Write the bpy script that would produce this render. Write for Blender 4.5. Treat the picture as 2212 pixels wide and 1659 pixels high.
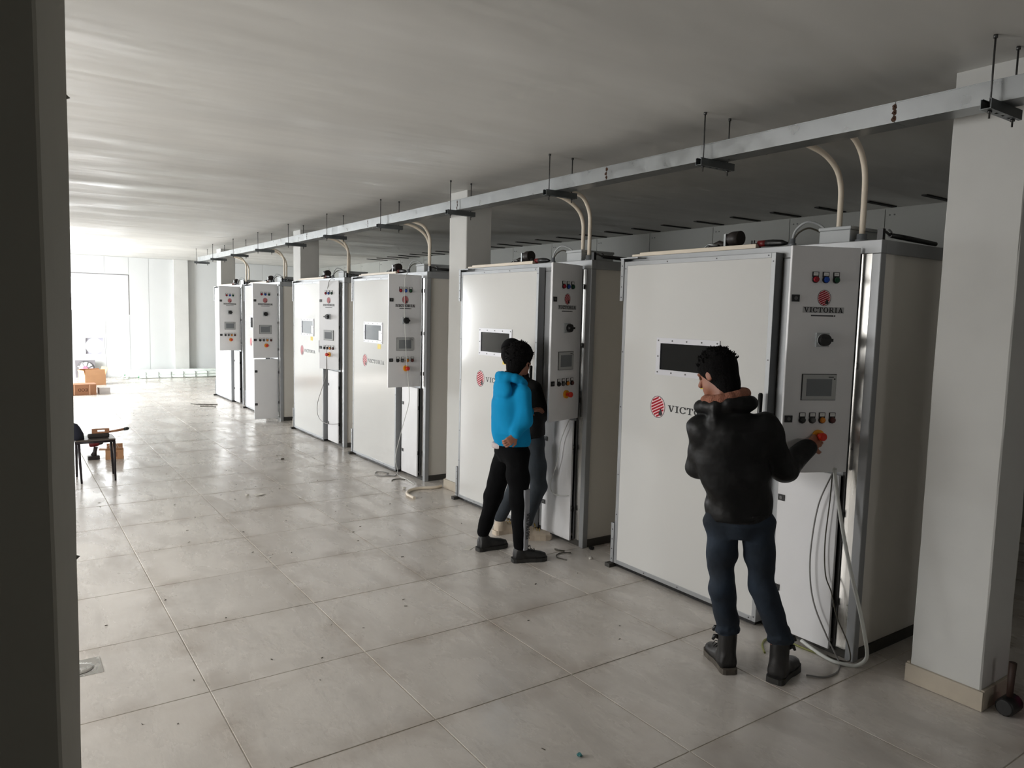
import bpy, bmesh, math, random
import numpy as np
from mathutils import Matrix, Vector

for _o in list(bpy.data.objects):
    bpy.data.objects.remove(_o)
SC = bpy.context.scene
COL = SC.collection
rnd = random.Random(7)

# ------------------------------------------------------------------ camera
CAM_H = 1.8541
cd = bpy.data.cameras.new('camera')
cam = bpy.data.objects.new('camera', cd)
COL.objects.link(cam)
YAW, PITCH, ROLL, FPX = 0.60732, 0.09458, 0.02410, 1594.951
_f = Vector((math.sin(YAW) * math.cos(PITCH), math.cos(YAW) * math.cos(PITCH), -math.sin(PITCH)))
_r = Vector((math.cos(YAW), -math.sin(YAW), 0))
_u = _r.cross(_f)
_r2 = _r * math.cos(ROLL) + _u * math.sin(ROLL)
_u2 = -_r * math.sin(ROLL) + _u * math.cos(ROLL)
cam.matrix_world = Matrix(((_r2.x, _u2.x, -_f.x, 0), (_r2.y, _u2.y, -_f.y, 0), (_r2.z, _u2.z, -_f.z, CAM_H), (0, 0, 0, 1)))
cd.sensor_fit = 'HORIZONTAL'
cd.sensor_width = 36.0
cd.lens = FPX / 2212 * 36.0
cd.clip_start = 0.05
SC.camera = cam

# ------------------------------------------------------------------ world, daylight, exposure
wd = bpy.data.worlds.new('overcast_sky')
SC.world = wd
wd.use_nodes = True
bg = wd.node_tree.nodes['Background']
bg.inputs[0].default_value = (0.93, 0.97, 1.0, 1)
bg.inputs[1].default_value = 0.9
wd.cycles.sampling_method = 'NONE'


def daylight(name, loc, rot, sx, sy, watt, col=(0.95, 0.98, 1.0)):
    ld = bpy.data.lights.new(name, 'AREA')
    ld.shape = 'RECTANGLE'
    ld.size, ld.size_y = sx, sy
    ld.energy = watt
    ld.color = col
    lo = bpy.data.objects.new(name, ld)
    lo.location = loc
    lo.rotation_euler = rot
    COL.objects.link(lo)
    return lo


HP = math.pi / 2
LEFT_X = -2.6
NEAR_Y = -2.6
FAR_Y = 21.25
# daylight entering through the far and side openings (area lamps stand just outside the panes)
daylight('daylight_far_doorway', (LEFT_X - 0.3, 18.1, 1.6), (0, -HP + 0.55, 0), 2.6, 2.2, 880)
daylight('daylight_far_window', (1.5, FAR_Y + 0.22, 2.1), (-HP, 0, 0), 2.5, 1.0, 110)
daylight('daylight_middle_window', (LEFT_X - 0.25, 12.0, 1.75), (0, -HP, 0), 1.7, 2.4, 34)
daylight('daylight_near_window', (LEFT_X - 0.3, 5.2, 1.8), (0, -HP + 0.3, 0), 1.7, 3.0, 150, (1.0, 0.98, 0.95))
daylight('added_rear_fill', (2.3, NEAR_Y - 0.2, 1.75), (HP, 0, 0), 0.9, 0.7, 7.0, (1.0, 0.97, 0.93))  # fill lamp added to lift the near panel and camera-facing sides

vs = SC.view_settings
vs.view_transform = 'Standard'
vs.look = 'None'
vs.gamma = 1.0
vs.use_curve_mapping = False
vs.exposure = 0.36
SC.display_settings.display_device = 'sRGB'
try:
    SC.cycles.use_denoising = True
    SC.cycles.max_bounces = 6
    SC.cycles.diffuse_bounces = 5
    SC.cycles.glossy_bounces = 3
    SC.cycles.transmission_bounces = 4
    SC.cycles.caustics_reflective = False
    SC.cycles.caustics_refractive = False
    SC.cycles.use_adaptive_sampling = True
    SC.cycles.adaptive_threshold = 0.07
    SC.cycles.adaptive_min_samples = 16
    SC.cycles.sample_clamp_indirect = 8.0
except Exception:
    pass


# ------------------------------------------------------------------ materials
def lin(c):
    def s(v):
        v /= 255.0
        return v / 12.92 if v <= 0.04045 else ((v + 0.055) / 1.055) ** 2.4
    return (s(c[0]), s(c[1]), s(c[2]), 1)


MATS = {}


def mat(name, rgb, rough=0.5, metal=0.0, var=0.0, vscale=6.0, bump=0.0, bscale=40.0, rvar=0.0, rscale=5.0,
        stretch=(1, 1, 1), bdist=0.01, trans=0.0, emit=None, spec=0.5, coat=0.0):
    if name in MATS:
        return MATS[name]
    m = bpy.data.materials.new(name)
    m.use_nodes = True
    nt = m.node_tree
    b = nt.nodes['Principled BSDF']
    c = lin(rgb)
    b.inputs['Base Color'].default_value = c
    b.inputs['Roughness'].default_value = rough
    b.inputs['Metallic'].default_value = metal
    b.inputs['Specular IOR Level'].default_value = spec
    if coat:
        b.inputs['Coat Weight'].default_value = coat
        b.inputs['Coat Roughness'].default_value = 0.05
    if trans:
        b.inputs['Transmission Weight'].default_value = trans
    tc = None
    if var or bump or rvar:
        tc = nt.nodes.new('ShaderNodeTexCoord')
        mp = nt.nodes.new('ShaderNodeMapping')
        mp.inputs['Scale'].default_value = stretch
        nt.links.new(tc.outputs['Object'], mp.inputs[0])
    if var:
        n = nt.nodes.new('ShaderNodeTexNoise')
        n.inputs['Scale'].default_value = vscale
        n.inputs['Detail'].default_value = 3
        nt.links.new(mp.outputs[0], n.inputs['Vector'])
        r = nt.nodes.new('ShaderNodeValToRGB')
        r.color_ramp.elements[0].position = 0.3
        r.color_ramp.elements[1].position = 0.7
        r.color_ramp.elements[0].color = (c[0] * (1 - var), c[1] * (1 - var), c[2] * (1 - var), 1)
        r.color_ramp.elements[1].color = (min(1, c[0] * (1 + var)), min(1, c[1] * (1 + var)), min(1, c[2] * (1 + var)), 1)
        nt.links.new(n.outputs['Fac'], r.inputs[0])
        nt.links.new(r.outputs[0], b.inputs['Base Color'])
    if rvar:
        n = nt.nodes.new('ShaderNodeTexNoise')
        n.inputs['Scale'].default_value = rscale
        n.inputs['Detail'].default_value = 3
        nt.links.new(mp.outputs[0], n.inputs['Vector'])
        mr = nt.nodes.new('ShaderNodeMapRange')
        mr.inputs['From Min'].default_value = 0.3
        mr.inputs['From Max'].default_value = 0.7
        mr.inputs['To Min'].default_value = max(0, rough - rvar)
        mr.inputs['To Max'].default_value = min(1, rough + rvar)
        nt.links.new(n.outputs['Fac'], mr.inputs['Value'])
        nt.links.new(mr.outputs[0], b.inputs['Roughness'])
    if bump:
        n = nt.nodes.new('ShaderNodeTexNoise')
        n.inputs['Scale'].default_value = bscale
        n.inputs['Detail'].default_value = 2
        nt.links.new(mp.outputs[0], n.inputs['Vector'])
        bp = nt.nodes.new('ShaderNodeBump')
        bp.inputs['Strength'].default_value = bump
        bp.inputs['Distance'].default_value = bdist
        nt.links.new(n.outputs['Fac'], bp.inputs['Height'])
        nt.links.new(bp.outputs[0], b.inputs['Normal'])
    if emit:
        b.inputs['Emission Color'].default_value = lin(emit[0])
        b.inputs['Emission Strength'].default_value = emit[1]
    MATS[name] = m
    return m


PLASTER = mat('painted_plaster', (206, 206, 203), 0.75, var=0.04, vscale=2.5, bump=0.25, bscale=9)
CEIL = mat('ceiling_plaster', (208, 207, 203), 0.5, var=0.10, vscale=0.9, bump=0.9, bscale=2.4, bdist=0.018, rvar=0.2, rscale=1.2,
           stretch=(0.45, 1.6, 1))
GROUT = mat('floor_grout', (186, 178, 166), 0.85, var=0.35, vscale=0.9)
SKIRT = mat('stone_skirting', (186, 176, 160), 0.55, var=0.07, vscale=9)
PANELW = mat('sandwich_panel_white', (206, 208, 208), 0.42, var=0.015, vscale=1.5)
WHITE = mat('lacquered_white', (214, 214, 212), 0.11, var=0.012, vscale=1.0, bump=0.015, bscale=2.0, spec=0.4)
SIDEW = mat('matt_white_panel', (226, 222, 214), 0.4, var=0.015, vscale=1.0)
CTRL = mat('grey_white_sheet', (232, 232, 234), 0.33, var=0.02, vscale=4, bump=0.03, bscale=120)
ALU = mat('aluminium_profile', (164, 166, 168), 0.5, 0.45, var=0.05, vscale=3, stretch=(1, 1, 0.1))
DARKALU = mat('dark_profile', (96, 96, 96), 0.45, 0.6)
INOX = mat('brushed_stainless', (190, 188, 184), 0.24, 1.0, rvar=0.08, rscale=20, stretch=(1, 1, 0.05))
GALV = mat('galvanised_sheet', (158, 161, 162), 0.34, 0.75, var=0.06, vscale=5, rvar=0.08, rscale=9)
BLACK = mat('black_plastic', (16, 16, 17), 0.4)
DARK = mat('dark_interior', (40, 40, 42), 0.6)
PLINTH = mat('dark_plinth', (62, 60, 56), 0.6)
SCREW = mat('screw_steel', (90, 90, 90), 0.4, 0.8)
GLASSD = mat('dark_window_glass', (14, 16, 19), 0.06, spec=0.6)
SCREEN = mat('touch_screen', (120, 124, 128), 0.12, spec=0.6)
BEZEL = mat('screen_bezel', (176, 178, 178), 0.35)
REDL = mat('logo_red', (166, 6, 34), 0.5, spec=0.2)
LOGOP = mat('logo_pale', (236, 198, 200), 0.4)
INK = mat('black_ink', (20, 20, 22), 0.5)
INKG = mat('grey_ink', (84, 84, 88), 0.5)
STICK = mat('sticker_white', (228, 228, 226), 0.35)
STICKG = mat('sticker_silver', (176, 176, 178), 0.35)
YELS = mat('yellow_sticker', (228, 200, 40), 0.5)
LRED = mat('lens_red', (150, 16, 36), 0.25)
LBLUE = mat('lens_blue', (26, 74, 170), 0.25)
LGREEN = mat('lens_green', (18, 66, 42), 0.25)
LAMB = mat('lens_amber', (214, 130, 30), 0.3)
LDRED = mat('knob_dark_red', (92, 44, 40), 0.35)
ESTOPY = mat('estop_yellow', (232, 160, 30), 0.4)
ESTOPR = mat('estop_red', (208, 44, 24), 0.35)
CREAM = mat('cream_conduit', (226, 214, 196), 0.45, var=0.04, vscale=8)
GREYP = mat('grey_pvc', (176, 180, 182), 0.5)
GREYG = mat('gland_grey', (122, 126, 130), 0.5)
CABW = mat('cable_white', (214, 216, 212), 0.45)
CABG = mat('cable_grey', (140, 138, 136), 0.5)
CABD = mat('cable_dark', (70, 66, 56), 0.5)
CABY = mat('cable_green_yellow', (126, 128, 70), 0.5)
TAN = mat('tan_wood', (178, 156, 130), 0.7, var=0.1, vscale=10, stretch=(1, 0.1, 1))
RUST = mat('burnt_weld', (66, 40, 22), 0.8, var=0.5, vscale=60)
CARD = mat('cardboard', (196, 150, 112), 0.8, var=0.05, vscale=6)
CARDD = mat('brown_cardboard', (158, 112, 82), 0.8, var=0.06, vscale=6)
CARDW = mat('white_cardboard', (212, 206, 204), 0.7, var=0.03, vscale=6)
FILM = mat('plastic_film', (226, 234, 228), 0.3, var=0.05, vscale=9, bump=0.5, bscale=14)
GREENE = mat('green_end', (88, 130, 100), 0.6)
FANM = mat('fan_grey_metal', (142, 138, 142), 0.45, 0.3)
PINK = mat('pink_hub', (206, 120, 146), 0.5)
FRAMEW = mat('window_frame_white', (214, 214, 220), 0.35)
GLASSC = mat('clear_glass', (255, 255, 255), 0.0, trans=1.0)
SKIN = mat('skin', (158, 106, 84), 0.5, var=0.06, vscale=14)
HAIRM = mat('black_hair', (7, 6, 6), 0.85, bump=0.6, bscale=120, spec=0.15)
EYEW = mat('eye_white', (220, 216, 210), 0.2)
JACKB = mat('black_jacket', (8, 8, 9), 0.55, var=0.4, vscale=5, bump=0.8, bscale=14, rvar=0.2, rscale=4, spec=0.3)
JEAN = mat('blue_denim', (26, 38, 52), 0.85, var=0.55, vscale=4.5, bump=0.6, bscale=18)
JEANG = mat('grey_denim', (50, 57, 64), 0.85, var=0.25, vscale=5, bump=0.4, bscale=22)
BOOT = mat('black_leather_boot', (30, 29, 29), 0.5, var=0.5, vscale=9, bump=0.3, bscale=25)
SOLE = mat('worn_rubber_sole', (84, 78, 70), 0.8, var=0.3, vscale=20)
SOLEB = mat('black_rubber_sole', (44, 43, 41), 0.7, var=0.2, vscale=20)
BROWNK = mat('brown_knit', (150, 98, 78), 0.9, bump=0.8, bscale=150)
BLUEH = mat('turquoise_hoodie', (14, 142, 196), 0.9, var=0.08, vscale=5, bump=0.8, bscale=7, bdist=0.02, stretch=(1, 1, .5), spec=0.2)
BLKT = mat('black_track_fabric', (7, 7, 9), 0.9, var=0.2, vscale=6, bump=0.5, bscale=14, spec=0.15)
GREYS = mat('grey_stripe_fabric', (150, 152, 158), 0.8, var=0.05, vscale=10)
SHIRT = mat('pale_shirt', (198, 186, 186), 0.85)
BEIGE = mat('beige_sneaker', (204, 190, 172), 0.7, var=0.1, vscale=12)
LACE = mat('lace_yellow', (190, 160, 80), 0.8)
TOOLD = mat('tool_dark', (44, 38, 36), 0.5)
TOOLR = mat('tool_red', (110, 24, 26), 0.45)
STOOLM = mat('stool_tube', (44, 38, 42), 0.4, 0.4)
STOOLS = mat('stool_seat', (92, 84, 78), 0.4)
PINKP = mat('pink_plastic', (196, 80, 130), 0.5)
TEAL = mat('teal_wrapper', (60, 132, 136), 0.4)
SPECK = mat('debris_dark', (92, 86, 78), 0.8)
SPECKW = mat('debris_pale', (216, 212, 204), 0.7)


def tile_material():
    m = bpy.data.materials.new('porcelain_tile')
    m.use_nodes = True
    nt = m.node_tree
    L = nt.links.new
    b = nt.nodes['Principled BSDF']
    tc = nt.nodes.new('ShaderNodeTexCoord')
    geo = nt.nodes.new('ShaderNodeNewGeometry')
    info = nt.nodes.new('ShaderNodeObjectInfo')

    def noise(scale, detail, vec, rough=0.6, dist=0.0):
        n = nt.nodes.new('ShaderNodeTexNoise')
        n.inputs['Scale'].default_value = scale
        n.inputs['Detail'].default_value = detail
        n.inputs['Roughness'].default_value = rough
        n.inputs['Distortion'].default_value = dist
        L(vec, n.inputs['Vector'])
        return n.outputs['Fac']

    mp = nt.nodes.new('ShaderNodeMapping')
    mp.inputs['Scale'].default_value = (1.0, 1.0, 1.0)
    L(geo.outputs['Position'], mp.inputs[0])
    big = noise(1.1, 6, mp.outputs[0])
    ramp = nt.nodes.new('ShaderNodeValToRGB')
    e = ramp.color_ramp.elements
    e[0].position, e[0].color = 0.30, lin((200, 194, 187))
    e[1].position, e[1].color = 0.72, lin((217, 212, 206))
    L(big, ramp.inputs[0])
    # grey scuffed smears drawn out along the aisle
    mp2 = nt.nodes.new('ShaderNodeMapping')
    mp2.inputs['Scale'].default_value = (2.6, 0.9, 1)
    mp2.inputs['Rotation'].default_value = (0, 0, 0.5)
    L(geo.outputs['Position'], mp2.inputs[0])
    sm = noise(1.5, 6, mp2.outputs[0], 0.66, 0.35)
    r2 = nt.nodes.new('ShaderNodeValToRGB')
    r2.color_ramp.elements[0].position, r2.color_ramp.elements[0].color = 0.44, (0, 0, 0, 1)
    r2.color_ramp.elements[1].position, r2.color_ramp.elements[1].color = 0.78, (0.55, 0.55, 0.55, 1)
    L(sm, r2.inputs[0])
    mx = nt.nodes.new('ShaderNodeMixRGB')
    mx.inputs[2].default_value = lin((164, 158, 152))
    L(r2.outputs[0], mx.inputs[0])
    L(ramp.outputs[0], mx.inputs[1])
    hv = nt.nodes.new('ShaderNodeHueSaturation')
    mr = nt.nodes.new('ShaderNodeMapRange')
    mr.inputs['To Min'].default_value = 0.95
    mr.inputs['To Max'].default_value = 1.05
    L(info.outputs['Random'], mr.inputs['Value'])
    L(mr.outputs[0], hv.inputs['Value'])
    # dirt gathered toward the tile edges
    sx_ = nt.nodes.new('ShaderNodeSeparateXYZ')
    L(tc.outputs['Object'], sx_.inputs[0])
    ab = []
    for k in (0, 1):
        a_ = nt.nodes.new('ShaderNodeMath')
        a_.operation = 'ABSOLUTE'
        L(sx_.outputs[k], a_.inputs[0])
        ab.append(a_)
    mxm = nt.nodes.new('ShaderNodeMath')
    mxm.operation = 'MAXIMUM'
    L(ab[0].outputs[0], mxm.inputs[0])
    L(ab[1].outputs[0], mxm.inputs[1])
    em = nt.nodes.new('ShaderNodeMapRange')
    em.inputs['From Min'].default_value = 0.25
    em.inputs['From Max'].default_value = 0.40
    em.inputs['To Max'].default_value = 0.9
    L(mxm.outputs[0], em.inputs['Value'])
    en = noise(2.7, 5, mp.outputs[0])
    er = nt.nodes.new('ShaderNodeMapRange')
    er.inputs['From Min'].default_value = 0.42
    er.inputs['From Max'].default_value = 0.68
    L(en, er.inputs['Value'])
    emul = nt.nodes.new('ShaderNodeMath')
    emul.operation = 'MULTIPLY'
    L(em.outputs[0], emul.inputs[0])
    L(er.outputs[0], emul.inputs[1])
    mx3 = nt.nodes.new('ShaderNodeMixRGB')
    mx3.inputs[2].default_value = lin((168, 158, 148))
    L(emul.outputs[0], mx3.inputs[0])
    L(mx.outputs[0], mx3.inputs[1])
    L(mx3.outputs[0], hv.inputs['Color'])
    L(hv.outputs[0], b.inputs['Base Color'])
    # gloss: wiped streaks shine, dusty patches do not
    rr = nt.nodes.new('ShaderNodeMapRange')
    rr.inputs['From Min'].default_value = 0.32
    rr.inputs['From Max'].default_value = 0.68
    rr.inputs['To Min'].default_value = 0.15
    rr.inputs['To Max'].default_value = 0.40
    L(sm, rr.inputs['Value'])
    L(rr.outputs[0], b.inputs['Roughness'])
    bn = noise(14, 4, mp2.outputs[0])
    bp = nt.nodes.new('ShaderNodeBump')
    bp.inputs['Strength'].default_value = 0.06
    bp.inputs['Distance'].default_value = 0.01
    L(bn, bp.inputs['Height'])
    L(bp.outputs[0], b.inputs['Normal'])
    return m


TILE = tile_material()


# ------------------------------------------------------------------ mesh helpers
class MB:
    """collects solids into one mesh"""

    def __init__(self):
        self.v, self.f, self.m, self.sm = [], [], [], []

    def add(self, vs, fs, mi=0, smooth=False):
        o = len(self.v)
        self.v += [tuple(p) for p in vs]
        for q in fs:
            self.f.append(tuple(i + o for i in q))
            self.m.append(mi)
            self.sm.append(smooth)
        return self

    def box(self, x0, x1, y0, y1, z0, z1, mi=0):
        vs = [(x0, y0, z0), (x1, y0, z0), (x1, y1, z0), (x0, y1, z0), (x0, y0, z1), (x1, y0, z1), (x1, y1, z1), (x0, y1, z1)]
        return self.add(vs, [(3, 2, 1, 0), (4, 5, 6, 7), (0, 1, 5, 4), (1, 2, 6, 5), (2, 3, 7, 6), (3, 0, 4, 7)], mi)

    def tube(self, path, r, seg=10, mi=0, caps=True, smooth=True):
        P = [Vector(p) for p in path]
        n = len(P)
        rs = r if isinstance(r, (list, tuple)) else [r] * n
        rings, vs, fs = [], [], []
        ref = None
        for i, p in enumerate(P):
            t = (P[min(i + 1, n - 1)] - P[max(i - 1, 0)]).normalized()
            if ref is None:
                ref = Vector((0, 0, 1)) if abs(t.z) < 0.9 else Vector((1, 0, 0))
            a = (ref - t * ref.dot(t)).normalized()
            ref = a
            b = t.cross(a)
            for k in range(seg):
                w = 2 * math.pi * k / seg
                vs.append(p + (a * math.cos(w) + b * math.sin(w)) * rs[i])
        for i in range(n - 1):
            for k in range(seg):
                k2 = (k + 1) % seg
                fs.append((i * seg + k, i * seg + k2, (i + 1) * seg + k2, (i + 1) * seg + k))
        self.add(vs, fs, mi, smooth)
        if caps:
            o = len(self.v) - len(vs)
            self.f.append(tuple(o + k for k in reversed(range(seg))))
            self.m.append(mi)
            self.sm.append(False)
            self.f.append(tuple(o + (n - 1) * seg + k for k in range(seg)))
            self.m.append(mi)
            self.sm.append(False)
        return self

    def cyl(self, p0, p1, r, seg=14, mi=0, r2=None):
        return self.tube([p0, p1], [r, r if r2 is None else r2], seg, mi)

    def prism(self, poly, place, t0, t1, mi=0):
        """poly: 2D convex outline, place(u, v, n) -> point"""
        n = len(poly)
        vs = [place(u, v, t0) for u, v in poly] + [place(u, v, t1) for u, v in poly]
        fs = [tuple(range(n - 1, -1, -1)), tuple(range(n, 2 * n))]
        for i in range(n):
            j = (i + 1) % n
            fs.append((i, j, n + j, n + i))
        return self.add(vs, fs, mi)

    def mesh(self, name, mats):
        me = bpy.data.meshes.new(name)
        me.from_pydata(self.v, [], self.f)
        for m in mats:
            me.materials.append(m)
        me.polygons.foreach_set('material_index', self.m)
        me.polygons.foreach_set('use_smooth', self.sm)
        bm = bmesh.new()
        bm.from_mesh(me)
        bmesh.ops.recalc_face_normals(bm, faces=bm.faces)
        bm.to_mesh(me)
        bm.free()
        me.update()
        return me


def link(name, data, parent=None, loc=(0, 0, 0), rot=(0, 0, 0)):
    o = bpy.data.objects.new(name, data)
    COL.objects.link(o)
    o.location = loc
    o.rotation_euler = rot
    if parent is not None:
        o.parent = parent
    return o


def put(name, mb, mats, parent=None, loc=(0, 0, 0), rot=(0, 0, 0), bevel=0.0):
    if not isinstance(mats, (list, tuple)):
        mats = [mats]
    o = link(name, mb.mesh(name, mats), parent, loc, rot)
    if bevel:
        add_bevel(o, bevel)
    return o


def add_bevel(o, w, seg=2):
    b = o.modifiers.new('bevel', 'BEVEL')
    b.width = w
    b.segments = seg
    b.limit_method = 'ANGLE'
    b.angle_limit = 0.6


def tag(o, label, cat=None, group=None, kind=None):
    o['label'] = label
    if cat:
        o['category'] = cat
    if group:
        o['group'] = group
    if kind:
        o['kind'] = kind
    return o


def empty(name, loc=(0, 0, 0), rot=(0, 0, 0)):
    return link(name, None, None, loc, rot)


def spline(pts, n=8):
    """Catmull-Rom through points"""
    P = [Vector(p) for p in pts]
    out = []
    for i in range(len(P) - 1):
        a, b, c, d = P[max(i - 1, 0)], P[i], P[i + 1], P[min(i + 2, len(P) - 1)]
        for k in range(n):
            t = k / n
            out.append(0.5 * ((2 * b) + (c - a) * t + (2 * a - 5 * b + 4 * c - d) * t * t + (3 * b - a - 3 * c + d) * t ** 3))
    out.append(P[-1])
    return out


CEIL_Z = 3.06
BACK_X = 7.75

# ------------------------------------------------------------------ floor with its tiles
fb = MB()
fb.box(LEFT_X - 0.1, BACK_X + 0.1, NEAR_Y - 0.1, FAR_Y + 0.1, -0.12, -0.0025)
floor = put('floor', fb, GROUT)
tag(floor, 'large beige grey porcelain tile floor of the hall', kind='structure')
TS, TX, TY = 0.8, 0.779, 3.617
G = 0.0026
tm = MB()
h = TS / 2 - G
b_ = 0.0018
tm.add([(-h, -h, -0.01), (h, -h, -0.01), (h, h, -0.01), (-h, h, -0.01),
        (-h, -h, -b_ * 0.6), (h, -h, -b_ * 0.6), (h, h, -b_ * 0.6), (-h, h, -b_ * 0.6),
        (-h + b_, -h + b_, 0), (h - b_, -h + b_, 0), (h - b_, h - b_, 0), (-h + b_, h - b_, 0)],
       [(0, 1, 5, 4), (1, 2, 6, 5), (2, 3, 7, 6), (3, 0, 4, 7), (4, 5, 9, 8), (5, 6, 10, 9), (6, 7, 11, 10), (7, 4, 8, 11), (8, 9, 10, 11)])
tile_me = tm.mesh('tile', [TILE])
# tiles in view carry their own objects; the rest of the hall lies as one field
near_cells, rest_cells = [], []
for i in range(-7, 9):
    for j in range(-8, 23):
        cx, cy = TX + TS * (i + 0.5), TY + TS * (j + 0.5)
        if cx < LEFT_X + 0.3 or cx > BACK_X - 0.3 or cy > FAR_Y or cy < NEAR_Y + 0.2:
            continue
        if -1 <= i <= 4 and j >= -4:
            near_cells.append((cx, cy))
        else:
            rest_cells.append((cx, cy))
for cx, cy in near_cells:
    link('floor_tile', tile_me, floor, (cx, cy, rnd.uniform(-0.0006, 0.0004)), (rnd.uniform(-.0006, .0006), rnd.uniform(-.0006, .0006), 0))
rb = MB()
for cx, cy in rest_cells:
    rb.add([(cx - h, cy - h, -0.006), (cx + h, cy - h, -0.006), (cx + h, cy + h, -0.006), (cx - h, cy + h, -0.006),
            (cx - h, cy - h, 0), (cx + h, cy - h, 0), (cx + h, cy + h, 0), (cx - h, cy + h, 0)],
           [(0, 1, 5, 4), (1, 2, 6, 5), (2, 3, 7, 6), (3, 0, 4, 7), (4, 5, 6, 7)])
o = put('tile_field', rb, TILE, floor)
o['kind'] = 'stuff'

# ------------------------------------------------------------------ ceiling
cb = MB()
cb.box(LEFT_X - 0.1, BACK_X + 0.1, NEAR_Y - 0.1, FAR_Y + 0.1, CEIL_Z, CEIL_Z + 0.15)
ceiling = put('ceiling', cb, CEIL)
tag(ceiling, 'off white plastered concrete ceiling with trowel marks', kind='structure')

# ------------------------------------------------------------------ walls
# far wall: core with window and fan openings, clad in panels
WX0, WX1, WZ0, WZ1 = 0.25, 2.757, 1.60, 2.61      # window opening
HX, HZ, HR = 1.955, 0.80, 0.20                    # round fan opening
wf = MB()
y0, y1 = FAR_Y, FAR_Y + 0.14
wf.box(LEFT_X, WX0, y0, y1, 0, CEIL_Z)
wf.box(WX1, BACK_X, y0, y1, 0, CEIL_Z)
wf.box(WX0, WX1, y0, y1, WZ1, CEIL_Z)
wf.box(WX0, HX - HR, y0, y1, 0, WZ0)
wf.box(HX + HR, WX1, y0, y1, 0, WZ0)
wf.box(HX - HR, HX + HR, y0, y1, HZ + HR, WZ0)
wf.box(HX - HR, HX + HR, y0, y1, 0, HZ - HR)
wall_far = put('wall_far', wf, PANELW)
tag(wall_far, 'white sandwich panel end wall with window and round fan opening', kind='structure')
# corner plates that turn the square hole into a round one
cp = MB()
for sx in (-1, 1):
    for sz in (-1, 1):
        pts = [(HX + sx * HR, HZ + sz * HR)]
        for k in range(7):
            a = math.pi / 2 * k / 6
            pts.append((HX + sx * HR * 1.02 * math.cos(a), HZ + sz * HR * 1.02 * math.sin(a)))
        for k in range(1, 7):
            cp.prism([pts[0], pts[k], pts[k + 1]], lambda u, v, n: (u, n, v), FAR_Y + 0.03, FAR_Y + 0.035)
put('opening_plate', cp, mat('opening_plate_grey', (170, 168, 180), 0.5), wall_far)
fr = MB()
t = 0.022
fr.box(HX - HR - t, HX + HR + t, FAR_Y - 0.012, FAR_Y - 0.001, HZ + HR, HZ + HR + t)
fr.box(HX - HR - t, HX + HR + t, FAR_Y - 0.012, FAR_Y - 0.001, HZ - HR - t, HZ - HR)
fr.box(HX - HR - t, HX - HR, FAR_Y - 0.012, FAR_Y - 0.001, HZ - HR, HZ + HR)
fr.box(HX + HR, HX + HR + t, FAR_Y - 0.012, FAR_Y - 0.001, HZ - HR, HZ + HR)
put('opening_trim', fr, FRAMEW, wall_far)
# cladding panels with recessed joints
edges = [LEFT_X, -1.15, 0.0, WX0, 1.0, 2.21, WX1, 3.22, 3.80, 4.97, 6.13, BACK_X]
for a, b in zip(edges[:-1], edges[1:]):
    pb = MB()
    a2, b2 = a + 0.004, b - 0.004
    if a >= WX0 - 0.01 and b <= WX1 + 0.01:
        pb.box(a2, b2, FAR_Y - 0.01, FAR_Y, WZ1 + 0.03, CEIL_Z - 0.005)
        zr = WZ0 - 0.03
        if a < HX < b:
            pb.box(a2, HX - HR - 0.03, FAR_Y - 0.01, FAR_Y, 0.02, zr)
            pb.box(HX + HR + 0.03, b2, FAR_Y - 0.01, FAR_Y, 0.02, zr)
            pb.box(HX - HR - 0.03, HX + HR + 0.03, FAR_Y - 0.01, FAR_Y, HZ + HR + 0.03, zr)
            pb.box(HX - HR - 0.03, HX + HR + 0.03, FAR_Y - 0.01, FAR_Y, 0.02, HZ - HR - 0.03)
        else:
            pb.box(a2, b2, FAR_Y - 0.01, FAR_Y, 0.02, zr)
    else:
        pb.box(a2, b2, FAR_Y - 0.01, FAR_Y, 0.02, CEIL_Z - 0.005)
    put('wall_panel', pb, PANELW, wall_far)
# projecting pier on the far wall
pr_ = MB()
pr_.box(3.80, 4.15, FAR_Y - 0.12, FAR_Y - 0.011, 0, CEIL_Z - 0.001)
put('wall_pier', pr_, PLASTER, wall_far)

# window in the far wall
w1 = empty('window_1', ((WX0 + WX1) / 2, FAR_Y, WZ0))
tag(w1, 'white framed two pane sliding window in the end wall', kind='structure')
hw = (WX1 - WX0) / 2
hh = WZ1 - WZ0
mb = MB()
for (a, b, c, d) in ((-hw, hw, 0, 0.05), (-hw, hw, hh - 0.05, hh), (-hw, -hw + 0.05, 0.05, hh - 0.05), (hw - 0.05, hw, 0.05, hh - 0.05)):
    mb.box(a, b, 0.03, 0.10, c, d)
put('window_frame', mb, FRAMEW, w1)
for k in range(3):
    a = -hw + 0.05 + k * (2 * hw - 0.1) / 3
    b = a + (2 * hw - 0.1) / 3
    s = MB()
    for (p, q, c, d) in ((a, b, 0.05, 0.10), (a, b, hh - 0.10, hh - 0.05), (a, a + 0.045, 0.10, hh - 0.10), (b - 0.045, b, 0.10, hh - 0.10)):
        s.box(p, q, 0.045, 0.085, c, d)
    so = put('window_sash', s, FRAMEW, w1)
    g = MB()
    g.box(a + 0.045, b - 0.045, 0.062, 0.068, 0.10, hh - 0.10)
    put('window_pane', g, GLASSC, so)
# dark foam gap at the window edge
gp = MB()
gp.box(hw - 0.012, hw + 0.004, -0.014, 0.03, 0.0, hh)
gp.box(-hw, hw, -0.014, 0.03, hh - 0.008, hh + 0.006)
put('window_gap', gp, mat('gap_foam', (120, 118, 116), 0.9), w1)

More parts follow.
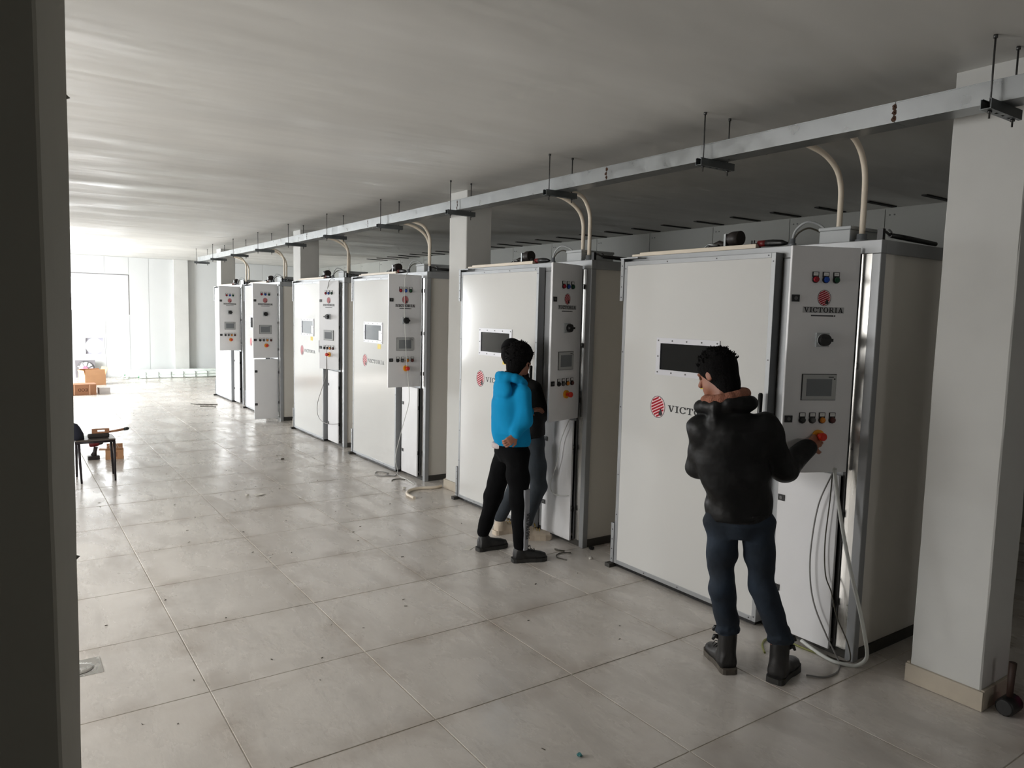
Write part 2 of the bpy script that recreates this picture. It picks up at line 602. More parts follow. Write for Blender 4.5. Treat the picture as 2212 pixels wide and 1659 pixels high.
# back wall behind the cabinets
wb = MB()
wb.box(BACK_X, BACK_X + 0.12, NEAR_Y, FAR_Y, 0, CEIL_Z)
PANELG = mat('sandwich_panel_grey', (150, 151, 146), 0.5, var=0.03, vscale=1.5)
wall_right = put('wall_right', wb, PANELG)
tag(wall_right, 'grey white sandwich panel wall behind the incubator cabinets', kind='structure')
y = NEAR_Y
while y < FAR_Y - 0.2:
    yb = min(y + 1.15, FAR_Y)
    pb = MB()
    pb.box(BACK_X - 0.012, BACK_X, y + 0.004, yb - 0.004, 0.02, CEIL_Z - 0.012)
    for yy in (yb - 0.05, yb - 0.10):
        pb.cyl((BACK_X - 0.017, yy, CEIL_Z - 0.075), (BACK_X - 0.011, yy, CEIL_Z - 0.075), 0.008, 8, 1)
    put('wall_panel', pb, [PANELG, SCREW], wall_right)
    y += 1.15

# left wall with its openings (beyond the frame; it lets the daylight in)
OPEN = [(3.7, 6.7, 0.9, 2.6), (10.8, 13.2, 0.9, 2.6), (17.0, 19.2, 0.02, 2.8)]
wl = MB()
ys = NEAR_Y
for (a, b, c, d) in OPEN:
    wl.box(LEFT_X - 0.15, LEFT_X, ys, a, 0, CEIL_Z)
    wl.box(LEFT_X - 0.15, LEFT_X, a, b, 0, c)
    wl.box(LEFT_X - 0.15, LEFT_X, a, b, d, CEIL_Z)
    ys = b
wl.box(LEFT_X - 0.15, LEFT_X, ys, FAR_Y, 0, CEIL_Z)
tag(put('wall_left', wl, PLASTER), 'white plastered side wall with window openings', kind='structure')
for n_, (a, b, c, d) in enumerate(OPEN):
    wv = empty(('window_2', 'window_3', 'door_1')[n_], (LEFT_X, (a + b) / 2, c))
    tag(wv, ('white framed window in the side wall past the near pier', 'white framed window midway along the side wall',
             'wide open doorway at the far end of the side wall')[n_], kind='structure')
    q = (b - a) / 2
    mb = MB()
    mb.box(-0.12, -0.04, -q, q, d - c - 0.06, d - c)
    mb.box(-0.12, -0.04, -q, -q + 0.06, 0, d - c - 0.06)
    mb.box(-0.12, -0.04, q - 0.06, q, 0, d - c - 0.06)
    if n_ < 2:
        mb.box(-0.12, -0.04, -q + 0.06, q - 0.06, 0, 0.06)
        mb.box(-0.12, -0.04, -0.03, 0.03, 0.06, d - c - 0.06)
    put('window_frame' if n_ < 2 else 'door_frame', mb, FRAMEW, wv)
wn = MB()
RW = (1.85, 2.75, 1.4, 2.1)  # unseen rear opening, added only to admit the fill light
wn.box(LEFT_X, RW[0], NEAR_Y - 0.12, NEAR_Y, 0, CEIL_Z)
wn.box(RW[1], BACK_X, NEAR_Y - 0.12, NEAR_Y, 0, CEIL_Z)
wn.box(RW[0], RW[1], NEAR_Y - 0.12, NEAR_Y, 0, RW[2])
wn.box(RW[0], RW[1], NEAR_Y - 0.12, NEAR_Y, RW[3], CEIL_Z)
wv = empty('added_fill_window', ((RW[0] + RW[1]) / 2, NEAR_Y, RW[2]))
tag(wv, 'small white framed fill window added in the wall behind the camera', kind='structure')
mb = MB()
mb.box(-.45, .45, -.10, -.04, 0, .05)
mb.box(-.45, .45, -.10, -.04, .65, .70)
mb.box(-.45, -.40, -.10, -.04, .05, .65)
mb.box(.40, .45, -.10, -.04, .05, .65)
put('window_frame', mb, FRAMEW, wv)
tag(put('wall_near', wn, PLASTER), 'plastered wall behind the camera position', kind='structure')

# plastered column at the left edge of the view, one face splayed
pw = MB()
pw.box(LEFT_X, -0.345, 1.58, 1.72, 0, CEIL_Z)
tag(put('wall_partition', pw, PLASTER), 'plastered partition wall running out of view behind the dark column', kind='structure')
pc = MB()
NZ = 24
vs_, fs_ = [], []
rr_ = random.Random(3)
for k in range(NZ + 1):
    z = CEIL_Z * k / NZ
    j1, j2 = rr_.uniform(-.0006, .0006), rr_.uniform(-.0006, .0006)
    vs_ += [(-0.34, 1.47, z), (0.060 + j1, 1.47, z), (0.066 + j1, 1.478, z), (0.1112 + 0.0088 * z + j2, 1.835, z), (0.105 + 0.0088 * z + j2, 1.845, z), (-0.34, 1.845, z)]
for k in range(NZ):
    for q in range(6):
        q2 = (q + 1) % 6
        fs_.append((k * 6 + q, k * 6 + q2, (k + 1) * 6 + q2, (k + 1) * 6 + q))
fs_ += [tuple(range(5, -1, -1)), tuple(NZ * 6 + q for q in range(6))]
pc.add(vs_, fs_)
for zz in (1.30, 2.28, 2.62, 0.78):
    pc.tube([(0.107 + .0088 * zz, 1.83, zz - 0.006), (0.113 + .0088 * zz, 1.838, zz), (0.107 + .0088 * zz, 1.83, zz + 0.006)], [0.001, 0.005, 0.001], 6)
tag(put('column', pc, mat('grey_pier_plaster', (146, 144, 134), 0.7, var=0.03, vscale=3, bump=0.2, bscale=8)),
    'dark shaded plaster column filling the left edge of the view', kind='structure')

# free standing columns along the row
for n_, (cy, lab) in enumerate(((1.66, 'white plastered column in the near right corner, tile skirting at its foot'),
                                (6.54, 'white plastered column between the second and third cabinets'),
                                (11.46, 'white plastered column rising behind the fourth cabinet'),
                                (16.44, 'white plastered column rising behind the farthest cabinet'))):
    X0, X1, w = 3.835, 4.13, 0.168
    mb = MB()
    nz = 20
    vs_, fs_ = [], []
    rr_ = random.Random(n_)
    for k in range(nz + 1):
        z = CEIL_Z * k / nz
        j = [rr_.uniform(-.0018, .0018) for _ in range(8)]
        c = 0.006
        ring = [(X0 + c, cy - w), (X1 - c, cy - w), (X1, cy - w + c), (X1, cy + w - c), (X1 - c, cy + w), (X0 + c, cy + w), (X0, cy + w - c), (X0, cy - w + c)]
        vs_ += [(x + j[i], yv + j[(i + 3) % 8], z) for i, (x, yv) in enumerate(ring)]
    for k in range(nz):
        for q in range(8):
            q2 = (q + 1) % 8
            fs_.append((k * 8 + q, k * 8 + q2, (k + 1) * 8 + q2, (k + 1) * 8 + q))
    mb.add(vs_, fs_)
    co = put('column', mb, PLASTER, None)
    tag(co, lab, kind='structure')
    sk = MB()
    e = 0.017
    for k, (a, b, c, d) in enumerate(((X0 - e, X0 - 0.001, cy - w - e, cy + w + e), (X1 + 0.001, X1 + e, cy - w - e, cy + w + e),
                                      (X0, X1, cy - w - e, cy - w - 0.001), (X0, X1, cy + w + 0.001, cy + w + e))):
        s = MB()
        s.box(a, b, c, d, 0.002, 0.098 + 0.002 * k)
        put('skirting_tile', s, SKIRT, co, bevel=0.0015)

# ------------------------------------------------------------------ lettering and emblem shapes (drawn as thin solids)
def ring_polys(cx, cy, rx, ry, ix, iy, a0, a1, n):
    out = []
    for k in range(n):
        p, q = math.radians(a0 + (a1 - a0) * k / n), math.radians(a0 + (a1 - a0) * (k + 1) / n)
        out.append([(cx + rx * math.cos(p), cy + ry * math.sin(p)), (cx + rx * math.cos(q), cy + ry * math.sin(q)),
                    (cx + ix * math.cos(q), cy + iy * math.sin(q)), (cx + ix * math.cos(p), cy + iy * math.sin(p))])
    return out


def rc(a, b, c, d):
    return [(a, c), (b, c), (b, d), (a, d)]


GL = {
    'V': (0.98, [[(0.08, 1), (0.32, 1), (0.60, 0), (0.44, 0)], [(0.76, 1), (0.87, 1), (0.60, 0), (0.50, 0)], rc(0, .42, .9, 1), rc(.62, .98, .9, 1)]),
    'I': (0.48, [rc(.14, .34, 0, 1), rc(0, .48, 0, .1), rc(0, .48, .9, 1)]),
    'C': (0.88, ring_polys(.46, .5, .46, .53, .26, .42, 38, 322, 22) + [rc(.73, .86, .62, .98), rc(.76, .86, .1, .3)]),
    'T': (0.88, [rc(0, .88, .88, 1), rc(0, .11, .66, .9), rc(.77, .88, .66, .9), rc(.34, .54, 0, .9), rc(.2, .68, 0, .1)]),
    'O': (0.94, ring_polys(.47, .5, .47, .53, .26, .42, 0, 360, 28)),
    'R': (0.98, [rc(.12, .32, 0, 1), rc(0, .44, 0, .1), rc(0, .34, .9, 1), rc(.3, .56, .9, 1), rc(.3, .56, .44, .54)]
          + ring_polys(.55, .72, .30, .28, .12, .18, -90, 90, 12) + [[(.44, .46), (.64, .46), (.90, .06), (.70, .06)], rc(.66, .98, 0, .1)]),
    'A': (1.0, [[(.13, 0), (.24, 0), (.54, 1), (.42, 1)], [(.42, 1), (.60, 1), (.92, 0), (.68, 0)], rc(.25, .72, .27, .37), rc(0, .36, 0, .1), rc(.56, 1.0, 0, .1)]),
    'E': (0.70, [rc(0, .2, 0, 1), rc(.2, .7, 0, .18), rc(.2, .62, .41, .59), rc(.2, .7, .82, 1)]),
}


def word(mb, text, place, u0, v0, height, width, t0, t1, mi=0, gap=0.13):
    tot = sum(GL[c][0] for c in text) + gap * (len(text) - 1)
    sx = width / tot
    u = u0
    for c in text:
        wd_, polys = GL[c]
        for k, p in enumerate(polys):
            mb.prism([(u + x * sx, v0 + yv * height) for x, yv in p], place, t0, t1 + k * 2e-6, mi)
        u += (wd_ + gap) * sx


def emblem(mb, place, cu, cv, rx, ry, n0, mi_ring, mi_white, mi_red, mi_black):
    """striped egg with a chick"""
    seg = 32
    tilt = 0.08

    def tr(x, yv):
        return (cu + (x * math.cos(tilt) - yv * math.sin(tilt)), cv + (x * math.sin(tilt) + yv * math.cos(tilt)))
    disc = [tr(rx * .97 * math.cos(2 * math.pi * k / seg), ry * .97 * math.sin(2 * math.pi * k / seg)) for k in range(seg)]
    mb.prism(disc, place, n0, n0 + 0.0006, mi_white)
    for p in ring_polys(0, 0, rx, ry, rx * .94, ry * .94, 0, 360, seg):
        mb.prism([tr(*q) for q in p], place, n0, n0 + 0.0012, mi_ring)
    ns = 7
    ang = math.radians(20)
    ca, sa = math.cos(ang), math.sin(ang)
    for k in range(ns):
        off = (k - (ns - 1) / 2) / ns * 2 * ry * 0.86
        hwid = ry * 0.086
        # chord of the inner ellipse along the stripe direction
        ix, iy = rx * .84, ry * .88
        A = (ca / ix) ** 2 + (sa / iy) ** 2
        ox, oy = -sa * off, ca * off
        B = 2 * (ca * ox / ix ** 2 + sa * oy / iy ** 2)
        Cc = (ox / ix) ** 2 + (oy / iy) ** 2 - 1
        D = B * B - 4 * A * Cc
        if D <= 0:
            continue
        s0, s1 = (-B - math.sqrt(D)) / (2 * A), (-B + math.sqrt(D)) / (2 * A)
        p = [(ox + ca * s0 - -sa * -hwid, oy + sa * s0 - hwid * ca), (ox + ca * s1 - -sa * -hwid, oy + sa * s1 - hwid * ca),
             (ox + ca * s1 - sa * hwid, oy + sa * s1 + hwid * ca), (ox + ca * s0 - sa * hwid, oy + sa * s0 + hwid * ca)]
        mb.prism([tr(*q) for q in p], place, n0, n0 + 0.0012, mi_red)
    chick = [(.10, -.62), (.22, -.78), (.46, -.80), (.62, -.62), (.54, -.40), (.48, -.20), (.36, -.16), (.28, -.30)]
    mb.prism([tr(x * rx, yv * ry) for x, yv in chick], place, n0, n0 + 0.0018, mi_black)


def door_place(x0):
    return lambda u, v, n: (x0 - n, -u, v)


# ------------------------------------------------------------------ incubator cabinets
FX = 3.77
DEPTH = 2.0
LEN = 1.90
MC = {}


def cached(key, fn, mats):
    if key not in MC:
        mb = MB()
        fn(mb)
        MC[key] = mb.mesh(key.split(':')[0], mats)
    return MC[key]


def cp_(name, key, fn, mats, parent, loc=(0, 0, 0), rot=(0, 0, 0), bevel=0.0):
    o = link(name, cached(name + ':' + key, fn, mats), parent, loc, rot)
    if bevel:
        add_bevel(o, bevel)
    return o


PWID, PZ0, PZ1 = 0.392, 1.044, 2.243


def build_cabinet(yr, angle, low_angle, lab, glass=GLASSD, win_label=False):
    root = empty('incubator_cabinet', (FX, yr, 0))
    tag(root, lab, 'incubator', 'white incubator cabinets standing in a row')

    # insulated body; the control bay at the near end is hollow
    def body(m):
        m.box(0.025, DEPTH - 0.02, 0.56, LEN - 0.02, 0.06, 2.262)
        m.box(0.30, DEPTH - 0.02, 0.02, 0.56, 0.06, 2.262)
        m.box(0.025, 0.30, 0.02, 0.034, 0.06, 2.262)
        m.box(0.025, 0.30, 0.034, 0.56, 2.225, 2.262)
        m.box(0.025, 0.30, 0.034, 0.56, 0.06, 0.08)
    cp_('body', 'b', body, [SIDEW], root)

    def bay(m):
        m.box(0.285, 0.299, 0.036, 0.556, 0.082, 2.223)
        m.box(0.03, 0.285, 0.545, 0.556, 0.082, 2.223)
        m.box(0.03, 0.285, 0.036, 0.046, 0.082, 2.223)
        m.box(0.03, 0.285, 0.046, 0.545, 1.018, 1.032)
        m.box(0.22, 0.284, 0.10, 0.40, 1.25, 2.05, 1)
        m.box(0.16, 0.22, 0.14, 0.36, 1.75, 1.80, 2)
        m.box(0.16, 0.22, 0.14, 0.36, 1.45, 1.50, 2)
    cp_('control_bay', 'b', bay, [DARK, BLACK, GREYG], root)
    # aluminium frame
    for k, (x, yv) in enumerate(((0, 0), (0, LEN - 0.05), (DEPTH - 0.05, 0), (DEPTH - 0.05, LEN - 0.05))):
        cp_('frame_post', 'p', lambda m: m.box(0, 0.05, 0, 0.05, 0.0, 2.215), [ALU], root, (x, yv, 0), bevel=0.004)
    cp_('frame_rail', 'fy', lambda m: m.box(0, 0.05, 0, LEN, 2.2155, 2.285), [ALU], root, bevel=0.003)
    cp_('frame_rail', 'fy', None, [ALU], root, (DEPTH - 0.05, 0, 0), bevel=0.003)
    cp_('frame_rail', 'fx', lambda m: m.box(0.0505, DEPTH - 0.0505, 0, 0.05, 2.2155, 2.285), [ALU], root, bevel=0.003)
    cp_('frame_rail', 'fx', None, [ALU], root, (0, LEN - 0.05, 0), bevel=0.003)

    def plinth(m):
        m.box(0.055, DEPTH - 0.055, 0.008, 0.04, 0.0, 0.058)
        m.box(0.055, DEPTH - 0.055, LEN - 0.04, LEN - 0.008, 0.0, 0.058)
        m.box(0.012, 0.05, 0.055, LEN - 0.055, 0.0, 0.045)
    cp_('plinth', 'p', plinth, [PLINTH], root)
    # bay trims
    cp_('stainless_strip', 's', lambda m: m.box(0.008, 0.02, 0.051, 0.112, 0.05, 2.214), [INOX], root)
    cp_('bay_post', 'a', lambda m: m.box(-0.004, 0.03, 0.508, 0.578, 0.05, 2.214), [ALU], root, bevel=0.003)
    cp_('bay_post', 'b', lambda m: (m.box(0.0, 0.024, 0.113, 0.128, 0.05, 2.214)), [DARKALU], root)
    cp_('bay_rail', 'r', lambda m: m.box(0.0, 0.02, 0.129, 0.507, 1.012, 1.042), [ALU], root)

    # main door
    DY0, DY1, DZ0, DZ1 = 0.585, 1.845, 0.030, 2.245
    door = cp_('door', 'd', lambda m: m.box(-0.068, -0.004, DY0 + 0.004, DY1 - 0.004, DZ0 + 0.004, DZ1 - 0.004), [WHITE], root)
    e = 0.030
    cp_('door_edge', 'v', lambda m: m.box(-0.0705, -0.002, DY0, DY0 + e, DZ0, DZ1), [ALU], door, bevel=0.002)
    cp_('door_edge', 'v2', lambda m: m.box(-0.0705, -0.002, DY1 - e, DY1, DZ0, DZ1), [ALU], door, bevel=0.002)
    cp_('door_edge', 'h', lambda m: m.box(-0.0703, -0.002, DY0 + e + .0005, DY1 - e - .0005, DZ1 - e, DZ1), [ALU], door, bevel=0.002)
    cp_('door_edge', 'h2', lambda m: m.box(-0.0703, -0.002, DY0 + e + .0005, DY1 - e - .0005, DZ0, DZ0 + e), [ALU], door, bevel=0.002)

    def seal(m):
        m.box(-0.004, 0.0, DY0 + 0.01, DY1 - 0.01, DZ0 + 0.01, DZ1 - 0.01)
        m.box(-0.06, 0.004, DY0 + 0.01, DY1 - 0.01, 0.008, DZ0 - 0.0005)
    cp_('door_seal', 's', seal, [BLACK], door)

    def rivets(m):
        pts = [(DY0 + .015, DZ1 - .05), (DY0 + .05, DZ1 - .015), (DY0 + .015, 1.62), (DY0 + .015, 0.9), (DY0 + .015, .06), (DY0 + .05, .045)]
        pts += [(DY0 + .015 + (DY1 - DY0) * k, DZ1 - .015) for k in (.33, .66)] + [(DY0 + (DY1 - DY0) * k, .045) for k in (.25, .5, .75)]
        pts += [(DY1 - .015, zz) for zz in (DZ1 - .05, 1.6, 1.2, .7, .4)]
        for yv, zz in pts:
            m.cyl((-0.0725, yv, zz), (-0.0703, yv, zz), 0.0045, 8)
    cp_('rivets', 'r', rivets, [SCREW], door)['kind'] = 'stuff'
    # window
    wy0, wy1, wz0, wz1 = 0.955, 1.494, 1.466, 1.717
    b_ = 0.036

    def wfr(m):
        m.box(-0.076, -0.066, wy0, wy1, wz1 - b_, wz1)
        m.box(-0.076, -0.066, wy0, wy1, wz0, wz0 + b_)
        m.box(-0.076, -0.066, wy0, wy0 + b_, wz0 + b_, wz1 - b_)
        m.box(-0.076, -0.066, wy1 - b_, wy1, wz0 + b_, wz1 - b_)
        for k in range(5):
            for zz in (wz0 + b_ / 2, wz1 - b_ / 2):
                yv = wy0 + b_ / 2 + (wy1 - wy0 - b_) * k / 4
                m.cyl((-0.0785, yv, zz), (-0.0757, yv, zz), 0.0055, 8, 1)
        for yv in (wy0 + b_ / 2, wy1 - b_ / 2):
            m.cyl((-0.0785, yv, (wz0 + wz1) / 2), (-0.0757, yv, (wz0 + wz1) / 2), 0.0055, 8, 1)
    cp_('window_frame', 'w', wfr, [FRAMEW, SCREW], door)
    g = cp_('window_glass', 'g' + glass.name, lambda m: m.box(-0.0695, -0.066, wy0 + b_, wy1 - b_, wz0 + b_, wz1 - b_), [glass], door)
    if win_label:
        cp_('window_label', 'l', lambda m: m.box(-0.0705, -0.0697, wy0 + b_ + 0.005, wy0 + b_ + 0.075, wz0 + b_ + 0.004, wz0 + b_ + 0.115), [STICK], door)
    place = door_place(-0.0682)

    def emb(m):
        emblem(m, place, -1.465, 1.243, 0.068, 0.0765, 0.0, 0, 1, 2, 3)
    cp_('emblem', 'e', emb, [INKG, LOGOP, REDL, INK], door)
    cp_('lettering', 'l', lambda m: word(m, 'VICTORIA', place, -1.372, 1.222, 0.044, 0.462, 0.0, 0.001), [INK], door)
    cp_('yellow_sticker', 'y', lambda m: m.box(-0.0692, -0.068, 1.008, 1.098, 1.402, 1.458), [YELS], door)
    # lever handle
    def handle(m):
        m.box(-0.082, -0.0706, 0.592, 0.620, 1.22, 1.30)
        m.tube([(-0.078, 0.606, 1.24), (-0.108, 0.606, 1.25), (-0.114, 0.606, 1.27), (-0.112, 0.606, 1.42)], [.011, .012, .013, .014], 8)
        m.tube([(-0.112, 0.606, 1.419), (-0.112, 0.606, 1.428)], [.014, .008], 8)
    cp_('handle', 'h', handle, [BLACK], door)
    # hinge plates
    for kz, (z0, z1) in enumerate(((1.966, 2.263), (0.034, 0.33))):
        def hp(m, z0=z0, z1=z1):
            m.box(-0.078, -0.0706, DY1 + 0.0005, DY1 + 0.030, z0, z1)
            m.box(-0.0706, 0.0, DY1 + 0.022, DY1 + 0.030, z0, z1)
            for k in range(4):
                zz = z0 + (z1 - z0) * (k + .35) / 4
                m.cyl((-0.0795, DY1 + .015, zz), (-0.0775, DY1 + .015, zz), 0.005, 8, 1)
        cp_('hinge_plate', str(kz), hp, [ALU, SCREW], door)
    cp_('hinge_foot', 'f', lambda m: m.box(-0.115, -0.01, DY1 - 0.005, DY1 + 0.045, 0.0, 0.029), [PLINTH], root)

    def hb(m):
        m.box(-0.08, 0.0, DY1 - 0.14, DY1 + 0.035, 2.264, 2.272)
    cp_('hinge_bracket', 'h', hb, [ALU], root)

    # control panel door, swung on its near edge
    pan = link('control_panel', None, root, (-0.014, 0.118, 0), (0, 0, angle))

    def psheet(m):
        m.box(-0.0225, -0.004, 0.0, PWID, PZ0, PZ1)
    cp_('panel_sheet', 'p', psheet, [CTRL], pan, bevel=0.0035)
    cp_('panel_back', 'b', lambda m: m.box(-0.0038, -0.001, 0.015, PWID - 0.015, PZ0 + 0.015, PZ1 - 0.015), [DARKALU], pan)
    PP = lambda u, v, n: (-0.0225 - n, PWID - u, v)      # u from the free edge, seen from the front

    def lock(m):
        m.prism(rc(-.021, .021, -.018, .018), lambda u, v, n: (-n, -u, v), 0, .006)
        m.cyl((-.006, 0, 0), (-.0085, 0, 0), .010, 12, 1)
    for zz in (1.972, 1.336):
        cp_('panel_lock', 'l', lock, [BLACK, DARKALU], pan, (-0.0225, PWID - 0.032, zz))
    # indicator lamps and push buttons, each with its legend plate
    def button(lens):
        def fn(m):
            m.prism(rc(-.0175, .0175, .012, .040), lambda u, v, n: (-n, -u, v), 0, .005, 0)
            m.prism(rc(-.0135, .0135, .020, .037), lambda u, v, n: (-n, -u, v), .005, .0058, 1)
            m.prism(rc(-.008, .008, .0275, .0290), lambda u, v, n: (-n, -u, v), .0058, .0060, 3)
            m.cyl((0, 0, 0), (-.008, 0, 0), .0185, 18, 0)
            m.tube([(-.008, 0, 0), (-.016, 0, 0), (-.019, 0, 0)], [.0160, .0150, .010], 18, 2)
        return fn
    for fr_, lens in ((.352, LRED), (.502, LBLUE), (.655, LGREEN)):
        cp_('indicator_lamp', lens.name, button(lens), [BLACK, STICK, lens, INKG], pan, (-0.0225, PWID * (1 - fr_), 2.072))
    for fr_, lens in ((.281, BLACK), (.43, DARKALU), (.574, LAMB), (.726, LDRED)):
        cp_('push_button', lens.name, button(lens), [BLACK, STICK, lens, INKG], pan, (-0.0225, PWID * (1 - fr_), 1.330))

    def emb2(m):
        emblem(m, PP, PWID * .5, 1.977, 0.0385, 0.0425, 0.0, 0, 1, 2, 3)
    cp_('emblem', 'e2', emb2, [INKG, LOGOP, REDL, INK], pan)
    def let2(m):
        m.prism(rc(PWID * .5 - .119, PWID * .5 + .119, 1.898, 1.930), PP, 0, .0004, 1)
        word(m, 'VICTORIA', PP, PWID * .5 - .113, 1.901, 0.026, 0.226, 0.0004, 0.0012)
    cp_('lettering', 'l2', let2, [INK, STICKG], pan)
    def sub(m):
        m.prism(rc(PWID * .5 - .070, PWID * .5 + .048, 1.880, 1.888), PP, 0, .0008, 0)
        m.prism(rc(PWID * .5 + .049, PWID * .5 + .070, 1.880, 1.888), PP, 0, .0009, 1)
        m.prism(rc(PWID * .5 + .056, PWID * .5 + .063, 1.882, 1.886), PP, .0009, .0011, 2)
    cp_('maker_strip', 's', sub, [INKG, INK, STICK], pan)

    def rotary(m):
        m.prism(rc(-.037, .037, -.037, .037), lambda u, v, n: (-n, -u, v), 0, .012, 1)
        m.cyl((-.012, 0, 0), (-.020, 0, 0), .034, 24, 1)
        m.cyl((-.020, 0, 0), (-.046, 0, 0), .033, 24, 0, .030)
        m.box(-.060, -.046, -.030, .040, -.008, .008, 0)
    cp_('rotary_switch', 'r', rotary, [BLACK, GREYP], pan, (-0.0225, PWID * .5, 1.757))

    def hmi(m):
        m.prism(rc(-.100, .100, -.070, .070), lambda u, v, n: (-n, -u, v), 0, .003, 2)
        m.prism(rc(-.096, .096, -.067, .067), lambda u, v, n: (-n, -u, v), .003, .008, 0)
        m.prism(rc(-.075, .072, -.047, .044), lambda u, v, n: (-n, -u, v), .008, .0084, 1)
        m.prism(rc(.050, .080, .052, .057), lambda u, v, n: (-n, -u, v), .008, .0083, 2)
        m.prism(rc(.082, .090, .040, .048), lambda u, v, n: (-n, -u, v), .008, .0083, 2)
    cp_('touch_screen', 'h', hmi, [BEZEL, SCREEN, BLACK], pan, (-0.0225, PWID * .5, 1.506))

    def estop(m):
        m.cyl((0, 0, 0), (-.014, 0, 0), .032, 20, 0)
        m.cyl((-.014, 0, 0), (-.032, 0, 0), .014, 16, 1)
        m.tube([(-.032, 0, 0), (-.040, 0, 0), (-.056, 0, 0), (-.062, 0, 0)], [.016, .0215, .0215, .015], 20, 1)
    cp_('emergency_stop', 'e', estop, [ESTOPY, ESTOPR], pan, (-0.0225, PWID * .47, 1.246))
    for zz in (1.18, 1.62, 2.08):
        cp_('panel_hinge', 'h', lambda m: m.cyl((-.012, -.006, -.02), (-.012, -.006, .02), .006, 8), [SCREW], pan, (0, 0, zz))

    # lower service panel
    lp = link('service_panel', None, root, (-0.010, 0.130, 0), (0, 0, low_angle))
    cp_('panel_sheet', 'low', lambda m: m.box(-0.0225, -0.004, 0.0, 0.378, 0.036, 1.020), [CTRL], lp, bevel=0.003)
    for zz in (0.822, 0.283):
        cp_('panel_lock', 'l', None, [BLACK, DARKALU], lp, (-0.0225, 0.350, zz))
    for zz in (0.30, 0.80):
        cp_('panel_hinge', 'h', None, [SCREW], lp, (0, 0, zz))

    # on the roof: trim strip, latch, damper motor, junction box, gland, tan block
    def strip(m):
        m.box(0.01, 0.045, 0.79, 1.78, 2.2855, 2.312)
        m.box(0.012, 0.043, 1.78, 1.86, 2.2855, 2.302)
    cp_('roof_strip', 's', strip, [CREAM], root, bevel=0.003)

    def latch(m):
        m.tube([(.05, .80, 2.315), (.05, .745, 2.315)], .019, 12, 0)
        m.tube([(.05, .745, 2.315), (.05, .70, 2.314), (.05, .64, 2.311), (.05, .60, 2.306)], [.020, .021, .018, .008], 12, 1)
        m.box(.02, .075, .80, .835, 2.287, 2.318, 1)
        for yv in (.81, .828):
            m.cyl((.02, yv, 2.25), (.02, yv, 2.334), .004, 8, 2)
    cp_('roof_latch', 'l', latch, [TOOLR, BLACK, SCREW], root)

    def motor(m):
        m.tube([(.17, 1.03, 2.375), (.17, 1.09, 2.375), (.17, 1.12, 2.372)], [.046, .046, .038], 18, 0)
        m.box(.13, .21, 1.12, 1.135, 2.29, 2.405, 1)
        m.cyl((.17, 1.135, 2.375), (.17, 1.16, 2.375), .016, 10, 1)
        m.box(.12, .22, .98, 1.30, 2.2855, 2.31, 0)
        m.tube([(.17, 1.14, 2.33), (.17, 1.20, 2.345), (.17, 1.27, 2.325), (.17, 1.32, 2.295)], [.022, .026, .022, .010], 10, 0)
        m.tube([(.13, 1.18, 2.335), (.13, 1.26, 2.345), (.13, 1.33, 2.30)], .006, 6, 1)
    cp_('damper_motor', 'm', motor, [TOOLD, GALV], root)

    def jb(m):
        m.box(.085, .43, .232, .418, 2.286, 2.362)
        m.box(.080, .435, .227, .423, 2.362, 2.381)
    cp_('junction_box', 'j', jb, [GREYP], root, bevel=0.004)

    cp_('cable_gland', 'g', lambda m: m.tube([(.07, .58, 2.285), (.07, .58, 2.305), (.07, .58, 2.3055), (.07, .58, 2.332)], [.022, .022, .016, .016], 12), [GREYG], root)
    cp_('conduit_gland', 'g', lambda m: m.tube([(.13, .19, 2.285), (.13, .19, 2.305), (.13, .19, 2.3055), (.13, .19, 2.335)], [.034, .034, .026, .026], 14), [GREYG], root)

    def leads(m):
        m.tube(spline([(.07, .58, 2.33), (.08, .565, 2.385), (.10, .51, 2.425), (.15, .455, 2.405), (.17, .42, 2.35)]), .007, 8, 0)
        m.tube(spline([(.075, .575, 2.33), (.09, .55, 2.37), (.12, .50, 2.39), (.18, .425, 2.345)]), .005, 8, 1)
    cp_('cable_leads', 'l', leads, [GREYP, CABD], root)
    def actuator(m):
        m.tube([(.13, .035, 2.318), (.30, .035, 2.315), (.62, .035, 2.306)], [.013, .015, .013], 10, 0)
        m.tube([(.05, .035, 2.330), (.09, .035, 2.333), (.13, .035, 2.319)], .007, 8, 1)
        m.box(.035, .06, .02, .05, 2.2855, 2.345, 0)
        m.tube([(.13, .035, 2.31), (.145, .035, 2.335), (.12, .035, 2.345)], .006, 6, 1)
    cp_('stay_arm', 'a', actuator, [BLACK, DARKALU], root)
    cp_('roof_block', 'b', lambda m: m.box(.20, .30, 1.47, 1.67, 2.2855, 2.335), [TAN], root, bevel=0.004)
    return root


CABS = [(2.100, 65, 0, 'white incubator cabinet nearest the camera, the person in black at its open panel', GLASSD, False),
        (4.385, 106, 0, 'white incubator cabinet behind the person in the turquoise hoodie', GLASSD, False),
        (7.058, 91.5, 0, 'white incubator cabinet just past the second column, wire trailing to the floor', None, True),
        (9.368, 19.5, 0, 'white incubator cabinet with nearly closed panel and a looping grey wire', None, True),
        (12.092, 89, 88, 'white incubator cabinet with both upper and lower panels swung open', GLASSD, False),
        (14.372, 95, 0, 'white incubator cabinet farthest from the camera, closest to the bright end wall', GLASSD, False)]
GLASS_REFL = mat('window_glass_painted_reflection', (96, 104, 112), 0.08, spec=0.6)  # lighter copy of the dark glass, reflection painted into its colour
for (yr, a, la, lab, gl, wlb) in CABS:
    build_cabinet(yr, math.radians(a), math.radians(la), lab, gl or GLASS_REFL, wlb)

